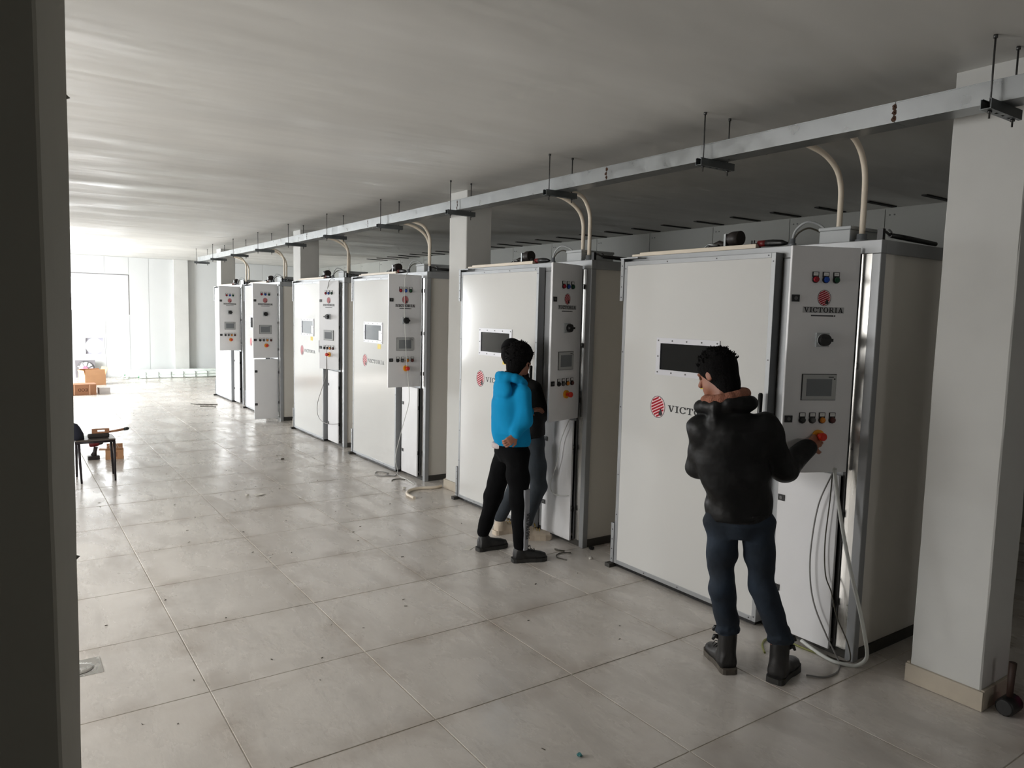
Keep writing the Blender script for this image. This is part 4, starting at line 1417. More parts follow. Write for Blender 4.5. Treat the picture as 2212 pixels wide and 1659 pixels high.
class Field:
    def __init__(self, k=0.02, h=0.008):
        self.p, self.k, self.h = [], k, h
        self.sub, self.wr = [], None

    def cone(self, a, b, ra, rb, k=None):
        self.p.append(('c', np.array(a, float), np.array(b, float), ra, rb, k))
        return self

    def ell(self, c, rad, M=None, k=None):
        self.p.append(('e', np.array(c, float), np.array(rad, float), np.eye(3) if M is None else np.array(M), None, k))
        return self

    def loft(self, secs, lat, k=None):
        """secs: (centre, half width, half depth); lat: lateral unit vector(s)"""
        self.p.append(('l', [(np.array(c, float), a, b) for c, a, b in secs], lat, None, None, k))
        return self

    def cut(self, n, d):
        """remove everything where n.p > d"""
        self.sub.append((np.array(n, float), d))
        return self

    def bbox(self, q):
        if q[0] == 'c':
            r = max(q[3], q[4])
            return np.minimum(q[1], q[2]) - r, np.maximum(q[1], q[2]) + r
        if q[0] == 'e':
            r = max(q[2])
            return q[1] - r, q[1] + r
        cs = np.array([s[0] for s in q[1]])
        r = max(max(s[1], s[2]) for s in q[1])
        return cs.min(0) - r, cs.max(0) + r

    def dist(self, q, P):
        if q[0] == 'c':
            _, a, b, ra, rb, _k = q
            ba = b - a
            l2 = max(ba @ ba, 1e-9)
            t = np.clip(((P - a) @ ba) / l2, 0, 1)
            d = np.linalg.norm(P - a - t[..., None] * ba, axis=-1)
            return d - (ra + (rb - ra) * t)
        if q[0] == 'e':
            _, c, rad, M, _x, _k = q
            L = (P - c) @ M / rad
            n = np.linalg.norm(L, axis=-1)
            return (n - 1) * rad.min() * np.where(n > 1, 1.0, 1.0)
        _, secs, lat, _x, _y, _k = q
        C_ = np.array([c for c, a, b in secs])
        ax = nrm(C_[-1] - C_[0])
        si = (C_ - C_[0]) @ ax
        t0 = (P - C_[0]) @ ax
        t = np.clip(t0, si[0], si[-1])
        cen = np.stack([np.interp(t, si, C_[:, k]) for k in range(3)], -1)
        a = np.interp(t, si, [x[1] for x in secs])
        b = np.interp(t, si, [x[2] for x in secs])
        lv = np.array(lat, float)
        lv = nrm(lv - ax * (lv @ ax))
        dv = np.cross(ax, lv)
        D = P - cen
        kk = np.sqrt(((D @ lv) / a) ** 2 + ((D @ dv) / b) ** 2 + 1e-12)
        d = (kk - 1) * np.minimum(a, b)
        ex = np.maximum(np.maximum(si[0] - t0, t0 - si[-1]), 0)
        return np.where(ex > 0, np.sqrt(np.maximum(d, 0) ** 2 + ex ** 2), d)

    def mesh(self, name, mt):
        h_ = self.h
        lo = np.min([self.bbox(q)[0] for q in self.p], 0) - 3 * h_
        hi = np.max([self.bbox(q)[1] for q in self.p], 0) + 3 * h_
        n = np.ceil((hi - lo) / h_).astype(int) + 1
        D = np.full(n, 0.5, np.float64)
        for q in self.p:
            a, b = self.bbox(q)
            i0 = np.clip(((a - lo - .05) / h_).astype(int), 0, n - 1)
            i1 = np.clip(((b - lo + .05) / h_).astype(int) + 2, 1, n)
            X, Y, Z = np.meshgrid(*[lo[k] + h_ * np.arange(i0[k], i1[k]) for k in range(3)], indexing='ij')
            P = np.stack([X, Y, Z], -1)
            sl = tuple(slice(i0[k], i1[k]) for k in range(3))
            D[sl] = smin(D[sl], self.dist(q, P), self.k if q[5] is None else q[5])
        X, Y, Z = np.meshgrid(*[lo[k] + h_ * np.arange(n[k]) for k in range(3)], indexing='ij')
        if self.wr is not None:
            D = D + self.wr(X, Y, Z)
        for nn, d in self.sub:
            D = np.maximum(D, X * nn[0] + Y * nn[1] + Z * nn[2] - d)
        # naive surface nets
        ins = D < 0
        c = [ins[i:n[0] - 1 + i, j:n[1] - 1 + j, k:n[2] - 1 + k] for i in (0, 1) for j in (0, 1) for k in (0, 1)]
        s = sum(x.astype(np.int8) for x in c)
        act = (s > 0) & (s < 8)
        idx = -np.ones(act.shape, np.int64)
        cells = np.argwhere(act)
        idx[act] = np.arange(len(cells))
        corner = np.array([(i, j, k) for i in (0, 1) for j in (0, 1) for k in (0, 1)])
        val = np.stack([D[cells[:, 0] + i, cells[:, 1] + j, cells[:, 2] + k] for i, j, k in corner], 1)
        acc = np.zeros((len(cells), 3))
        cnt = np.zeros(len(cells))
        for p in range(8):
            for q in range(p + 1, 8):
                if np.abs(corner[p] - corner[q]).sum() == 1:
                    va, vb = val[:, p], val[:, q]
                    cr = (va < 0) != (vb < 0)
                    t = np.where(cr, va / np.where(cr, va - vb, 1), 0)
                    pt = corner[p] + t[:, None] * (corner[q] - corner[p])
                    acc += np.where(cr[:, None], pt, 0)
                    cnt += cr
        V = lo + h_ * (cells + acc / cnt[:, None])
        F = []
        for ax in range(3):
            o1, o2 = [k for k in range(3) if k != ax]
            a = ins
            sl0 = [slice(None)] * 3
            sl1 = [slice(None)] * 3
            sl0[ax] = slice(0, n[ax] - 1)
            sl1[ax] = slice(1, n[ax])
            for k in (o1, o2):
                sl0[k] = slice(1, n[k] - 1)
                sl1[k] = slice(1, n[k] - 1)
            ch = a[tuple(sl0)] != a[tuple(sl1)]
            first = a[tuple(sl0)][ch]
            e = np.argwhere(ch)
            e[:, o1] += 1
            e[:, o2] += 1
            def cell(d1, d2):
                q = e.copy()
                q[:, o1] -= d1
                q[:, o2] -= d2
                return idx[q[:, 0], q[:, 1], q[:, 2]]
            quad = np.stack([cell(1, 1), cell(0, 1), cell(0, 0), cell(1, 0)], 1)
            flip = first if ax != 1 else ~first
            quad = np.where(flip[:, None], quad, quad[:, ::-1])
            F.append(quad)
        F = np.concatenate(F)
        me = bpy.data.meshes.new(name)
        me.from_pydata(V.tolist(), [], F.tolist())
        me.materials.append(mt)
        me.polygons.foreach_set('use_smooth', [True] * len(me.polygons))
        me.update()
        return me


def vec(*a):
    return np.array(a, float)


def nrm(v):
    v = np.array(v, float)
    return v / np.linalg.norm(v)


def head_frame(face, up):
    f = nrm(face)
    r = nrm(np.cross(f, up))
    u = np.cross(r, f)
    return np.stack([r, f, u], 1)       # columns: right, forward, up


def add_head(F, c, M, s=1.0):
    T = lambda x, y, z: c + M @ (vec(x, y, z) * s)
    F.ell(T(0, -.012, .030), vec(.074, .093, .083) * s, M)
    F.ell(T(0, .028, -.045), vec(.057, .060, .066) * s, M)
    F.ell(T(0, .070, -.088), vec(.026, .022, .022) * s, M, .02)
    F.cone(T(0, .086, .012), T(0, .108, -.022), .009 * s, .014 * s, .012)
    F.ell(T(0, .080, -.060), vec(.024, .012, .010) * s, M, .008)
    for sx in (-1, 1):
        F.ell(T(sx * .076, -.008, -.012), vec(.010, .022, .032) * s, M, .006)
        F.cone(T(sx * .020, .084, .022), T(sx * .048, .072, .020), .009 * s, .008 * s, .012)


def add_hand(F, wrist, dirv, palm_n, curl=.6, s=1.0, thumb_side=1, spread=.018):
    """palm plus four fingers and a thumb; dirv along the hand, palm_n out of the palm"""
    d, pn = nrm(dirv), nrm(palm_n)
    pn = nrm(pn - d * (pn @ d))
    side = np.cross(d, pn) * thumb_side
    w = np.array(wrist, float)
    pc_ = w + d * .045 * s
    F.loft([(w, .026 * s, .019 * s), (w + d * .03 * s, .036 * s, .017 * s), (w + d * .085 * s, .041 * s, .014 * s)], side, .012)
    for k, (off, ln) in enumerate(((.030, .072), (.010, .080), (-.010, .074), (-.029, .058))):
        b = w + d * .085 * s + side * off * s
        a1 = curl * .55
        a2 = curl * 1.25
        d1 = d * math.cos(a1) + pn * math.sin(a1) + side * (off * spread / .03)
        d2 = d * math.cos(a2) + pn * math.sin(a2)
        d3 = d * math.cos(a2 + curl * .7) + pn * math.sin(a2 + curl * .7)
        p1 = b + d1 * ln * .45 * s
        p2 = p1 + d2 * ln * .32 * s
        p3 = p2 + d3 * ln * .25 * s
        F.cone(b - d * .012 * s, p1, .0092 * s, .0085 * s, .004).cone(p1, p2, .0085 * s, .0078 * s, .003).cone(p2, p3, .0078 * s, .0068 * s, .003)
    t0 = w + d * .025 * s + side * .030 * s
    t1 = t0 + (d * .6 + side * .75 + pn * .25) * .038 * s
    t2 = t1 + (d * .8 + side * .25 + pn * .45) * .032 * s
    F.cone(t0, t1, .014 * s, .011 * s, .008).cone(t1, t2, .0105 * s, .0085 * s, .004)


def shoe(root, heel, toe, ankle, mats, name, ln=.29, wd_=.05, top=.10, shaft=None, lace=None, sole_t=.030):
    """upper and sole along heel to toe"""
    hl, tw = np.array(heel, float), np.array(toe, float)
    hl[2] = tw[2] = 0
    d = nrm(tw - hl)
    sd = np.cross(vec(0, 0, 1), d)
    at = lambda t, z, s=0.: hl + d * (t * ln) + sd * s + vec(0, 0, z)
    U = Field(.02, .006)
    U.loft([(at(.07, .05), wd_ * .78, .045), (at(.30, .055), wd_ * .80, .050), (at(.55, .046), wd_ * .96, .040), (at(.80, .040), wd_ * .98, .032), (at(.95, .036), wd_ * .62, .022)], sd)
    an = np.array(ankle, float)
    if shaft:
        U.cone(at(.20, .06), (an[0], an[1], shaft), .047, .050, .03)
    else:
        U.cone(at(.18, .05), (an[0] * .5 + at(.2, 0)[0] * .5, an[1] * .5 + at(.2, 0)[1] * .5, top), .043, .040, .03)
    U.cut((0, 0, -1), -sole_t * .8)
    up = link(name, U.mesh(name, mats[0]), root)
    S = MB()
    prof = [(-.02, .5), (.0, .78), (.08, .92), (.25, .84), (.45, .86), (.62, 1.04), (.80, 1.08), (.92, .86), (.99, .45), (1.01, .12)]
    out = [at(t, 0, wd_ * w) for t, w in prof] + [at(t, 0, -wd_ * w) for t, w in reversed(prof)]
    n = len(out)
    vs_ = [(p[0], p[1], .001) for p in out] + [(p[0], p[1], sole_t) for p in out]
    S.add(vs_, [tuple(range(n - 1, -1, -1)), tuple(range(n, 2 * n))] + [(i, (i + 1) % n, n + (i + 1) % n, n + i) for i in range(n)])
    put('sole', S, mats[1], up)
    if lace:
        L_ = MB()
        for t in (.42, .52, .60):
            z = .055 + .045 * (1 - (t - .3))
            L_.tube(spline([at(t, z - .012, -.028), at(t + .02, z + .006, 0), at(t, z - .012, .028)], 5), .003, 6)
        b0 = at(.46, .108)
        L_.tube(spline([b0, b0 + sd * .03 + vec(0, 0, .02), b0 + sd * .05 + vec(0, 0, .0)], 5), .0025, 6)
        L_.tube(spline([b0, b0 - sd * .03 + vec(0, 0, .025), b0 - sd * .045 + vec(0, 0, .005)], 5), .0025, 6)
        put('laces', L_, lace, up)
    return up


def eyes(root, c, M, s=1.0):
    for sx in (-1, 1):
        m = MB()
        p = c + M @ (vec(sx * .031, .078, .004) * s)
        q = c + M @ (vec(sx * .031, .090, .004) * s)
        m.tube([tuple(p), tuple((p + q) / 2), tuple(q)], [.011, .010, .004], 10, 0)
        m.tube([tuple(q - (q - p) * .15), tuple(q + (q - p) * .05)], [.005, .003], 8, 1)
        put('eye', m, [EYEW, BLACK], root)


def hair_field(c, M, s=1.0, thick=.014, front=.052, low=-.055, seed=0, spike=.0, nape=.0):
    T = lambda x, y, z: c + M @ (vec(x, y, z) * s)
    H_ = Field(.02, .006)
    H_.ell(T(0, -.014, .034), (vec(.074, .093, .083) + thick) * s, M)
    H_.ell(T(0, -.050, -.015 - nape * .5), vec(.068, .062, .060 + nape) * s, M)
    H_.ell(T(0, -.030, -.020), vec(.080, .048, .055) * s, M)
    r, f, u = M[:, 0], M[:, 1], M[:, 2]
    # clear the face: cut in front of a sloping plane, and below the nape
    nn = nrm(f * 1.0 - u * .75)
    H_.cut(nn, nn @ T(0, front, .01))
    H_.cut(-u, (-u) @ T(0, 0, low))
    rg = np.random.RandomState(seed)
    ph = rg.uniform(0, 6, 6)

    def wr(X, Y, Z):
        P = np.stack([X, Y, Z], -1) - c
        a, b, d = P @ r, P @ f, P @ u
        return .0012 * np.sin(a * 260 + ph[0] + 3 * np.sin(b * 40)) * np.sin(b * 120 + ph[1]) - spike * np.clip((d - .06) * 12, 0, 1) * np.abs(np.sin(a * 150 + ph[3]) * np.sin(b * 140 + ph[4]))
    H_.wr = wr
    return H_


def tufts(root, c, M, thick, seed, n, ln, low=.15, out=.6, upw=.6):
    """short locks standing off the hair so its outline is not smooth"""
    rg = np.random.RandomState(seed)
    rad = vec(.074, .093, .083) + thick - .003
    m = MB()
    k = 0
    while k < n:
        d = nrm(rg.normal(size=3))
        if d[2] < low or d[1] > .62:
            continue
        p = vec(0, -.014, .034) + d * rad
        g = nrm(d * out + vec(0, -.15, upw) + rg.normal(size=3) * .35)
        q = p + g * ln * rg.uniform(.6, 1.2)
        mid = (p + q) / 2 + rg.normal(size=3) * .003
        P3 = [tuple(c + M @ x) for x in (p - d * .006, mid, q)]
        m.tube(P3, [.0055, .004, .0006], 5)
        k += 1
    o = put('hair_locks', m, HAIRM, root)
    o['kind'] = 'stuff'


def folds(amp, seed, dirs=3, f0=28):
    rg = np.random.RandomState(seed)
    W = [(nrm(rg.normal(size=3) * vec(.6, .6, 1.2)), rg.uniform(.7, 1.6) * f0, rg.uniform(0, 6), rg.uniform(.5, 1)) for _ in range(dirs)]

    def fn(X, Y, Z):
        o = 0
        wob = .6 * np.sin(9 * X + 7 * Z) + .6 * np.sin(8 * Y - 6 * Z)
        for d, fq, ph, a in W:
            o = o + a * np.sin((X * d[0] + Y * d[1] + Z * d[2]) * fq + ph + wob)
        return amp * o
    return fn


# ---- man in black at the nearest cabinet
def man_black():
    J = dict(head=(2.988, 2.480, 1.572), neck=(2.985, 2.415, 1.44), chest=(3.008, 2.375, 1.26), waist=(3.035, 2.352, .99), hem=(3.045, 2.346, .87),
             sl=(2.905, 2.487, 1.325), sr=(3.098, 2.258, 1.355), el=(2.962, 2.545, 1.09), wl=(3.16, 2.66, 1.08), er=(3.235, 2.228, 1.105), wr=(3.49, 2.262, 1.195),
             hl=(2.995, 2.398, .82), hr=(3.110, 2.284, .83), kl=(3.048, 2.430, .462), kr=(3.165, 2.260, .482), al=(3.112, 2.424, .12), ar=(3.252, 2.204, .12))
    J = {k: vec(*v) for k, v in J.items()}
    root = empty('person', (3.12, 2.33, 0))
    tag(root, 'person in black hooded jacket and jeans reaching for the nearest control panel', 'person')
    off = vec(3.12, 2.33, 0)
    J = {k: v - off for k, v in J.items()}
    lat = nrm(J['sr'] - J['sl'])
    M = head_frame((-.10, .93, -.42), (.10, .36, .93))
    B = Field(.02, .0055)
    add_head(B, J['head'], M)
    B.cone(J['head'] + M @ vec(0, -.03, -.05), J['neck'] - vec(0, 0, .06), .052, .060)
    B.loft([(J['neck'] - vec(0, 0, .07), .11, .07), (J['chest'], .125, .08), (J['waist'], .105, .07), (J['hem'] - vec(0, 0, .05), .11, .07)], lat)
    for s in 'lr':
        B.cone(J['s' + s], J['e' + s], .038, .030).cone(J['e' + s], J['w' + s], .030, .026)
        B.cone(J['h' + s], J['k' + s], .055, .038).cone(J['k' + s], J['a' + s], .038, .024).cone(J['a' + s], J['a' + s] - vec(0, 0, .05), .024, .022)
    add_hand(B, J['wr'], (.80, .02, .32), (.45, .85, -.30), .75, .95, -1)
    add_hand(B, J['wl'], (.85, .35, .1), (0, -.6, -.7), .7, .95, 1)
    link('body', B.mesh('body', SKIN), root)
    eyes(root, J['head'], M)
    Hf = hair_field(J['head'], M, 1.0, .015, .050, -.125, 1, .014, .055)
    tufts(link('hair', Hf.mesh('hair', HAIRM), root), J['head'], M, .015, 3, 150, .022)
    # knitted collar
    Cc = Field(.015, .006)
    base = J['neck'] + vec(0, 0, .0)
    for k in range(14):
        a0, a1 = 2 * math.pi * k / 14, 2 * math.pi * (k + 1) / 14
        q = lambda a: base + lat * .092 * math.cos(a) + np.cross(vec(0, 0, 1), lat) * .086 * math.sin(a) + vec(0, 0, .014 * math.cos(a) + .024)
        Cc.cone(q(a0), q(a1), .027, .027)
    link('knit_collar', Cc.mesh('knit_collar', BROWNK), root)
    # jacket
    K = Field(.035, .008)
    back = nrm(np.cross(vec(0, 0, 1), lat))
    K.loft([(J['neck'] - vec(0, 0, .035), .085, .072), (J['neck'] - vec(0, 0, .085), .155, .092), (J['chest'] + vec(0, 0, .04), .185, .122), (J['chest'] - vec(0, 0, .10), .178, .125),
            (J['waist'], .166, .118), (J['hem'] + vec(0, 0, .03), .163, .116), (J['hem'] - vec(0, 0, .01), .158, .110)], lat)
    K.cone(J['sl'] + vec(0, 0, -.02), J['el'], .068, .060).cone(J['el'], J['wl'], .058, .044)
    K.cone(J['sr'] + vec(0, 0, -.02), J['er'], .070, .062).cone(J['er'], J['wr'] - (J['wr'] - J['er']) * .10, .060, .046)
    # hood lying on the shoulders
    vw = nrm(vec(-.62, -.78, 0))
    hb = J['neck'] + vw * .06 + vec(0, 0, -.04)
    for k in range(10):
        a0, a1 = math.pi * (-.30 + 1.6 * k / 10), math.pi * (-.30 + 1.6 * (k + 1) / 10)
        q = lambda a: J['neck'] + vec(0, 0, -.018) + lat * .118 * math.cos(a) + vw * (.092 * math.sin(a)) + vec(0, 0, .012 * math.sin(a))
        K.cone(q(a0), q(a1), .034, .034, .016)
    K.ell(hb + vec(0, 0, -.05) + lat * .01, (.105, .05, .085), np.stack([lat, vw, vec(0, 0, 1)], 1), .03)
    K.wr = folds(.0034, 4, 5, 34)
    link('jacket', K.mesh('jacket', JACKB), root)
    # ribbed hem and zip cord
    hm = Field(.02, .008)
    hm.loft([(J['hem'] + vec(0, 0, .025), .163, .114), (J['hem'] - vec(0, 0, .025), .158, .110)], lat)
    link('jacket_hem', hm.mesh('jacket_hem', mat('jacket_rib', (14, 14, 15), .8, bump=.5, bscale=90)), root)
    # jeans
    Jn = Field(.018, .007)
    Jn.loft([(J['hem'] + vec(0, 0, .03), .145, .10), (J['hl'] * .5 + J['hr'] * .5 + vec(0, 0, .012), .162, .116), (J['hl'] * .5 + J['hr'] * .5 - vec(0, 0, .055), .095, .085)], lat)
    for s in 'lr':
        mid = J['h' + s] * .5 + J['k' + s] * .5
        Jn.cone(J['h' + s] + lat * (.004 if s == 'r' else -.004), mid, .088, .072).cone(mid, J['k' + s], .072, .063).cone(J['k' + s], J['a' + s] + vec(0, 0, .11), .068, .056)
        an = J['a' + s] + vec(0, 0, .11)
        for k in range(10):
            a0, a1 = 2 * math.pi * k / 10, 2 * math.pi * (k + 1) / 10
            Jn.cone(an + vec(.052 * math.cos(a0), .052 * math.sin(a0), .012 * math.sin(2 * a0)), an + vec(.052 * math.cos(a1), .052 * math.sin(a1), .012 * math.sin(2 * a1)), .014, .014, .012)
    Jn.wr = folds(.0034, 9, 5, 38)
    link('jeans', Jn.mesh('jeans', JEAN), root)
    shoe(root, (3.085 - off[0], 2.374 - off[1], 0), (3.175 - off[0], 2.544 - off[1], 0), J['al'], (BOOT, SOLE), 'boot', .285, .050, shaft=.25, lace=BLACK)
    shoe(root, (3.198 - off[0], 2.190 - off[1], 0), (3.420 - off[0], 2.246 - off[1], 0), J['ar'], (BOOT, SOLEB), 'boot', .285, .052, shaft=.26)
    # open boot tongues with straps
    for s in 'lr':
        m = MB()
        c = J['a' + s] + vec(0, 0, .09)
        d = nrm(lat) * (1 if s == 'r' else -1)
        for k, z in enumerate((0.02, -.03)):
            m.tube([tuple(c + d * .045 + vec(0, 0, z)), tuple(c + d * .066 + vec(0, 0, z + .004)), tuple(c + d * .075 + vec(0, 0, z - .016))], [.014, .012, .007], 7)
        put('boot_strap', m, BLACK, root)


man_black()


# ---- boy in the turquoise hoodie
def boy_blue():
    J = dict(head=(3.195, 4.500, 1.515), neck=(3.148, 4.512, 1.375), chest=(3.125, 4.520, 1.18), waist=(3.128, 4.496, .95),
             sr=(3.150, 4.385, 1.285), sl=(3.125, 4.640, 1.290), er=(3.130, 4.345, 1.075), wr=(3.060, 4.340, .975), el=(3.22, 4.66, 1.08), wl=(3.36, 4.60, 1.10),
             hr=(3.135, 4.425, .82), hl=(3.150, 4.580, .81), kr=(3.130, 4.372, .47), kl=(3.110, 4.690, .45), ar=(3.160, 4.390, .10), al=(3.070, 4.760, .12))
    off = vec(3.14, 4.55, 0)
    J = {k: vec(*v) - off for k, v in J.items()}
    root = empty('person', tuple(off))
    tag(root, 'person in turquoise hoodie and black track pants, one hand behind the hip', 'person')
    lat = nrm(vec(.12, -1, 0))
    M = head_frame((.93, .20, -.12), (.1, 0, 1))
    B = Field(.02, .0055)
    add_head(B, J['head'], M)
    B.cone(J['head'] + M @ vec(0, -.03, -.05), J['neck'] - vec(0, 0, .06), .050, .056)
    B.loft([(J['neck'] - vec(0, 0, .07), .10, .065), (J['chest'], .115, .075), (J['waist'], .095, .065), (J['waist'] - vec(0, 0, .15), .10, .07)], lat)
    for s in 'lr':
        B.cone(J['s' + s], J['e' + s], .034, .028).cone(J['e' + s], J['w' + s], .028, .025)
        B.cone(J['h' + s], J['k' + s], .052, .036).cone(J['k' + s], J['a' + s], .036, .022).cone(J['a' + s], J['a' + s] - vec(0, 0, .04), .022, .020)
    add_hand(B, J['wr'], (-.55, .12, -.45), (.3, .9, 0), 1.0, .85, 1)
    add_hand(B, J['wl'], (.9, -.1, .2), (0, -.5, -.8), .6, .85, 1)
    link('body', B.mesh('body', SKIN), root)
    eyes(root, J['head'], M)
    tufts(link('hair', hair_field(J['head'], M, 1.0, .021, .040, -.125, 5, .004, .05).mesh('hair', HAIRM), root), J['head'], M, .021, 6, 170, .022, -.85, .5, -.3)
    K = Field(.03, .0075)
    K.loft([(J['neck'] - vec(0, 0, .03), .078, .066), (J['neck'] - vec(0, 0, .08), .135, .088), (J['chest'] + vec(0, 0, .03), .160, .118), (J['chest'] - vec(0, 0, .10), .155, .122),
            (J['waist'] + vec(.0, 0, .02), .150, .128), (J['waist'] + vec(.015, 0, -.045), .150, .130), (J['waist'] + vec(.02, 0, -.075), .140, .120)], lat)
    K.cone(J['sr'] - vec(0, 0, .015), J['er'], .066, .056).cone(J['er'], J['wr'] + (J['er'] - J['wr']) * .18, .054, .040)
    K.cone(J['sl'] - vec(0, 0, .015), J['el'], .064, .054).cone(J['el'], J['wl'], .052, .040)
    bk = vec(-1, -.1, 0)
    for k in range(12):
        a0, a1 = math.pi * 2 * k / 12, math.pi * 2 * (k + 1) / 12
        q = lambda a: J['neck'] + vec(-.015, 0, -.008) + lat * .098 * math.cos(a) + bk * .090 * math.sin(a) + vec(0, 0, .030 * math.sin(a))
        K.cone(q(a0), q(a1), .030, .030, .014)
    K.ell(J['neck'] + vec(-.11, -.01, -.075), (.105, .048, .085), np.stack([lat, bk, vec(0, 0, 1)], 1), .02)
    K.wr = folds(.0036, 14, 5, 30)
    link('hoodie', K.mesh('hoodie', BLUEH), root)
    S_ = Field(.02, .008)
    S_.loft([(J['waist'] + vec(-.028, .05, -.06), .088, .095), (J['waist'] + vec(-.028, .05, -.10), .088, .098)], lat)
    link('shirt_tail', S_.mesh('shirt_tail', SHIRT), root)
    P = Field(.03, .008)
    hc = J['hl'] * .5 + J['hr'] * .5
    P.loft([(J['waist'] - vec(0, 0, .06), .125, .108), (hc, .146, .118), (hc - vec(0, 0, .06), .095, .09)], lat)
    for s in 'lr':
        mid = J['h' + s] * .5 + J['k' + s] * .5
        P.cone(J['h' + s], mid, .090, .082).cone(mid, J['k' + s], .082, .070).cone(J['k' + s], J['a' + s] + vec(0, 0, .03), .068, .052)
    P.wr = folds(.0022, 22, 5, 34)
    link('track_pants', P.mesh('track_pants', BLKT), root)
    # printed grey side stripe on the near leg
    kn, an = J['kr'], J['ar']
    top = J['hr'] * .28 + kn * .72
    sdn = nrm(vec(.30, -.95, 0))
    tang = nrm(vec(.95, .30, 0))
    m = MB()
    pts = [(top, .0850), (kn, .0765), (kn * .5 + an * .5, .068), (an + vec(0, 0, .05), .060), (an + vec(0, 0, .0), .056)]
    vs_, fs_ = [], []
    for c, r in pts:
        for k in range(7):
            a = (k / 6 - .5) * .80
            n_ = sdn * math.cos(a) + tang * math.sin(a)
            for rr in (r - .012, r + .0035):
                vs_.append(tuple(c + n_ * rr))
    W = 14
    for i in range(len(pts) - 1):
        for k in range(6):
            a, b = i * W + k * 2, (i + 1) * W + k * 2
            fs_ += [(a + 1, a + 3, b + 3, b + 1), (a, b, b + 2, a + 2)]
        fs_ += [(i * W, i * W + 1, (i + 1) * W + 1, (i + 1) * W), (i * W + 12, (i + 1) * W + 12, (i + 1) * W + 13, i * W + 13)]
    fs_ += [tuple(range(0, W, 2)) + tuple(range(W - 1, 0, -2))]
    m.add(vs_, fs_, 0, True)
    sp = put('side_stripe', m, GREYS, root)
    fc = bpy.data.curves.new('stripe_lettering', 'FONT')
    fc.body = 'SMILE SMILE SMILE'
    fc.size = .062
    fc.shear = .25
    fc.extrude = .001
    fc.space_character = .92
    fc.align_x = 'CENTER'
    fc.align_y = 'CENTER'
    fc.materials.append(INK)
    tmp = bpy.data.objects.new('lettering_source', fc)
    COL.objects.link(tmp)
    lme = bpy.data.meshes.new_from_object(tmp)
    bpy.data.objects.remove(tmp)
    fo = link('stripe_lettering', lme, sp)
    c0 = kn * .92 + an * .08
    c1 = an * .88 + kn * .12
    p0 = c0 + sdn * .0805
    p1 = c1 + sdn * .0630
    xd = nrm(p1 - p0)
    zd = nrm(sdn - xd * (sdn @ xd))
    yd = np.cross(zd, xd)
    cc = (p0 + p1) / 2 + zd * .006
    fo.matrix_local = Matrix(((xd[0], yd[0], zd[0], cc[0]), (xd[1], yd[1], zd[1], cc[1]), (xd[2], yd[2], zd[2], cc[2]), (0, 0, 0, 1)))
    ln_ = np.linalg.norm(p1 - p0)
    fo.scale = (ln_ / .66, 1, 1)
    shoe(root, (3.108 - off[0], 4.410 - off[1], 0), (3.31 - off[0], 4.338 - off[1], 0), J['ar'], (BOOT, SOLEB), 'shoe', .27, .046, lace=BLACK)
    shoe(root, (3.016 - off[0], 4.757 - off[1], 0), (3.21 - off[0], 4.747 - off[1], 0), J['al'], (BOOT, SOLEB), 'shoe', .27, .046)


boy_blue()


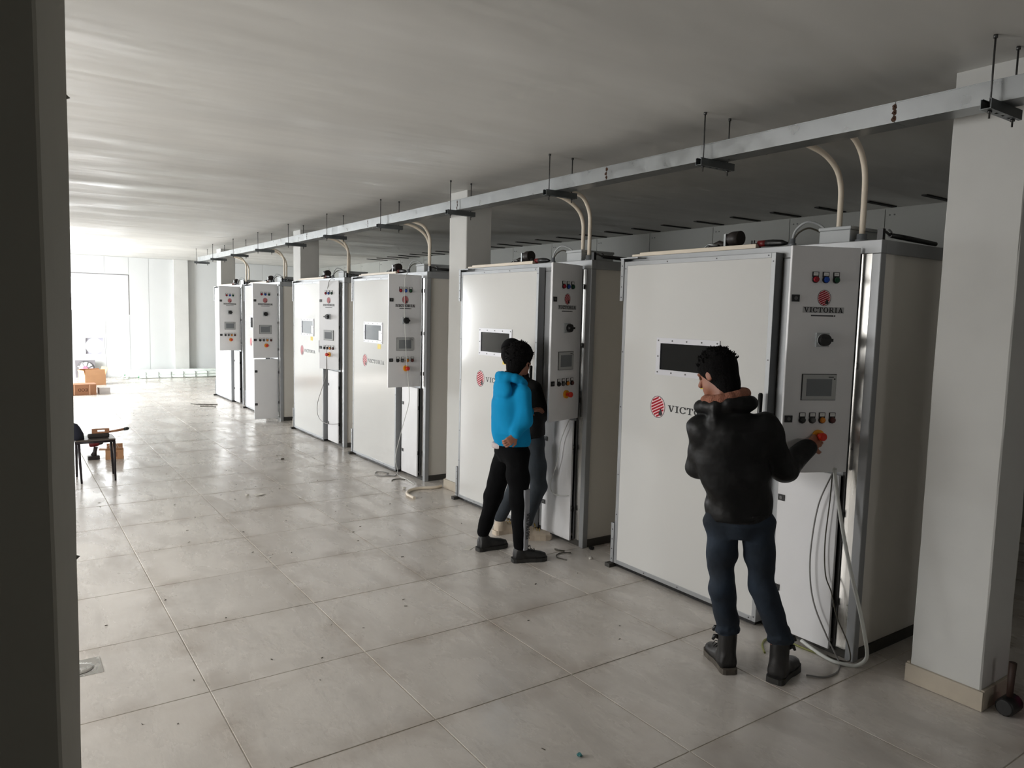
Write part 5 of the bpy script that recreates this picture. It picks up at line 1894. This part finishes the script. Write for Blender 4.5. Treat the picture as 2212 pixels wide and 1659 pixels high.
# ---- person in the cap, half hidden behind the boy
def person_cap():
    J = dict(head=(3.43, 4.950, 1.525), neck=(3.455, 4.915, 1.38), chest=(3.50, 4.885, 1.16), waist=(3.555, 4.860, .93),
             sr=(3.530, 4.775, 1.27), sl=(3.475, 5.030, 1.26), er=(3.615, 4.760, 1.05), wr=(3.635, 4.83, 1.13), el=(3.50, 5.10, 1.06), wl=(3.60, 5.06, 1.10),
             hr=(3.560, 4.790, .80), hl=(3.555, 4.945, .79), kr=(3.615, 4.778, .45), kl=(3.54, 4.985, .42), ar=(3.530, 4.815, .11), al=(3.420, 5.050, .11))
    off = vec(3.5, 4.92, 0)
    J = {k: vec(*v) - off for k, v in J.items()}
    root = empty('person', tuple(off))
    tag(root, 'person in dark cap and beige sneakers half hidden behind the person in the hoodie', 'person')
    lat = nrm(vec(.28, -1, 0))
    M = head_frame((.62, .70, -.30), (.1, .1, 1))
    B = Field(.02, .0065)
    add_head(B, J['head'], M)
    B.cone(J['head'] + M @ vec(0, -.03, -.05), J['neck'] - vec(0, 0, .06), .050, .056)
    B.loft([(J['neck'] - vec(0, 0, .07), .10, .065), (J['chest'], .115, .075), (J['waist'], .095, .065), (J['waist'] - vec(0, 0, .15), .10, .07)], lat)
    for s in 'lr':
        B.cone(J['s' + s], J['e' + s], .034, .028).cone(J['e' + s], J['w' + s], .028, .025)
        B.cone(J['h' + s], J['k' + s], .052, .036).cone(J['k' + s], J['a' + s], .036, .022).cone(J['a' + s], J['a' + s] - vec(0, 0, .04), .022, .020)
    add_hand(B, J['wr'], (.30, .75, .5), (.6, 0, -.6), .8, .9, 1)
    add_hand(B, J['wl'], (.6, -.5, .4), (0, 0, -1), .8, .9, 1)
    link('body', B.mesh('body', SKIN), root)
    eyes(root, J['head'], M)
    link('hair', hair_field(J['head'], M, 1.0, .008, .030, -.095, 8, .0, .03).mesh('hair', HAIRM), root)
    Cp = Field(.02, .0065)
    T = lambda x, y, z: J['head'] + M @ vec(x, y, z)
    Cp.ell(T(0, -.012, .045), vec(.088, .107, .086), M)
    r, f, u = M[:, 0], M[:, 1], M[:, 2]
    nn = -u - f * .10
    Cp.cut(nn, nn @ T(0, 0, .028))
    link('cap', Cp.mesh('cap', BLKT), root)
    V = Field(.01, .006)
    V.loft([(T(0, .07, .038), .080, .010), (T(0, .12, .032), .070, .008), (T(0, .155, .022), .045, .007)], r)
    link('cap_visor', V.mesh('cap_visor', BLKT), root)
    K = Field(.03, .008)
    K.loft([(J['neck'] - vec(0, 0, .02), .076, .066), (J['neck'] - vec(0, 0, .075), .14, .09), (J['chest'] + vec(0, 0, .02), .165, .115), (J['waist'] + vec(0, 0, .04), .155, .115), (J['waist'] - vec(0, 0, .08), .150, .115)], lat)
    K.cone(J['sr'] - vec(0, 0, .015), J['er'], .066, .056).cone(J['er'], J['wr'], .054, .042)
    K.cone(J['sl'] - vec(0, 0, .015), J['el'], .064, .054).cone(J['el'], J['wl'], .052, .042)
    for k in range(10):
        a0, a1 = math.pi * 2 * k / 10, math.pi * 2 * (k + 1) / 10
        q = lambda a: J['neck'] + vec(0, 0, -.015) + vec(.078 * math.cos(a), .078 * math.sin(a), 0)
        K.cone(q(a0), q(a1), .022, .022, .02)
    K.wr = folds(.0022, 31, 4, 28)
    link('jacket', K.mesh('jacket', JACKB), root)
    P = Field(.03, .008)
    hc = J['hl'] * .5 + J['hr'] * .5
    P.loft([(J['waist'] - vec(0, 0, .05), .125, .10), (hc, .146, .112), (hc - vec(0, 0, .06), .095, .09)], lat)
    for s in 'lr':
        mid = J['h' + s] * .5 + J['k' + s] * .5
        P.cone(J['h' + s], mid, .086, .078).cone(mid, J['k' + s], .078, .066).cone(J['k' + s], J['a' + s] + vec(0, 0, .04), .064, .050)
    P.wr = folds(.0026, 33, 4, 34)
    link('jeans', P.mesh('jeans', JEANG), root)
    shoe(root, (3.483 - off[0], 4.842 - off[1], 0), (3.612 - off[0], 4.768 - off[1], 0), J['ar'], (BEIGE, BEIGE), 'sneaker', .26, .048, lace=LACE, sole_t=.038)
    shoe(root, (3.368 - off[0], 5.055 - off[1], 0), (3.525 - off[0], 5.041 - off[1], 0), J['al'], (BEIGE, BEIGE), 'sneaker', .27, .048, lace=LACE, sole_t=.038)


person_cap()
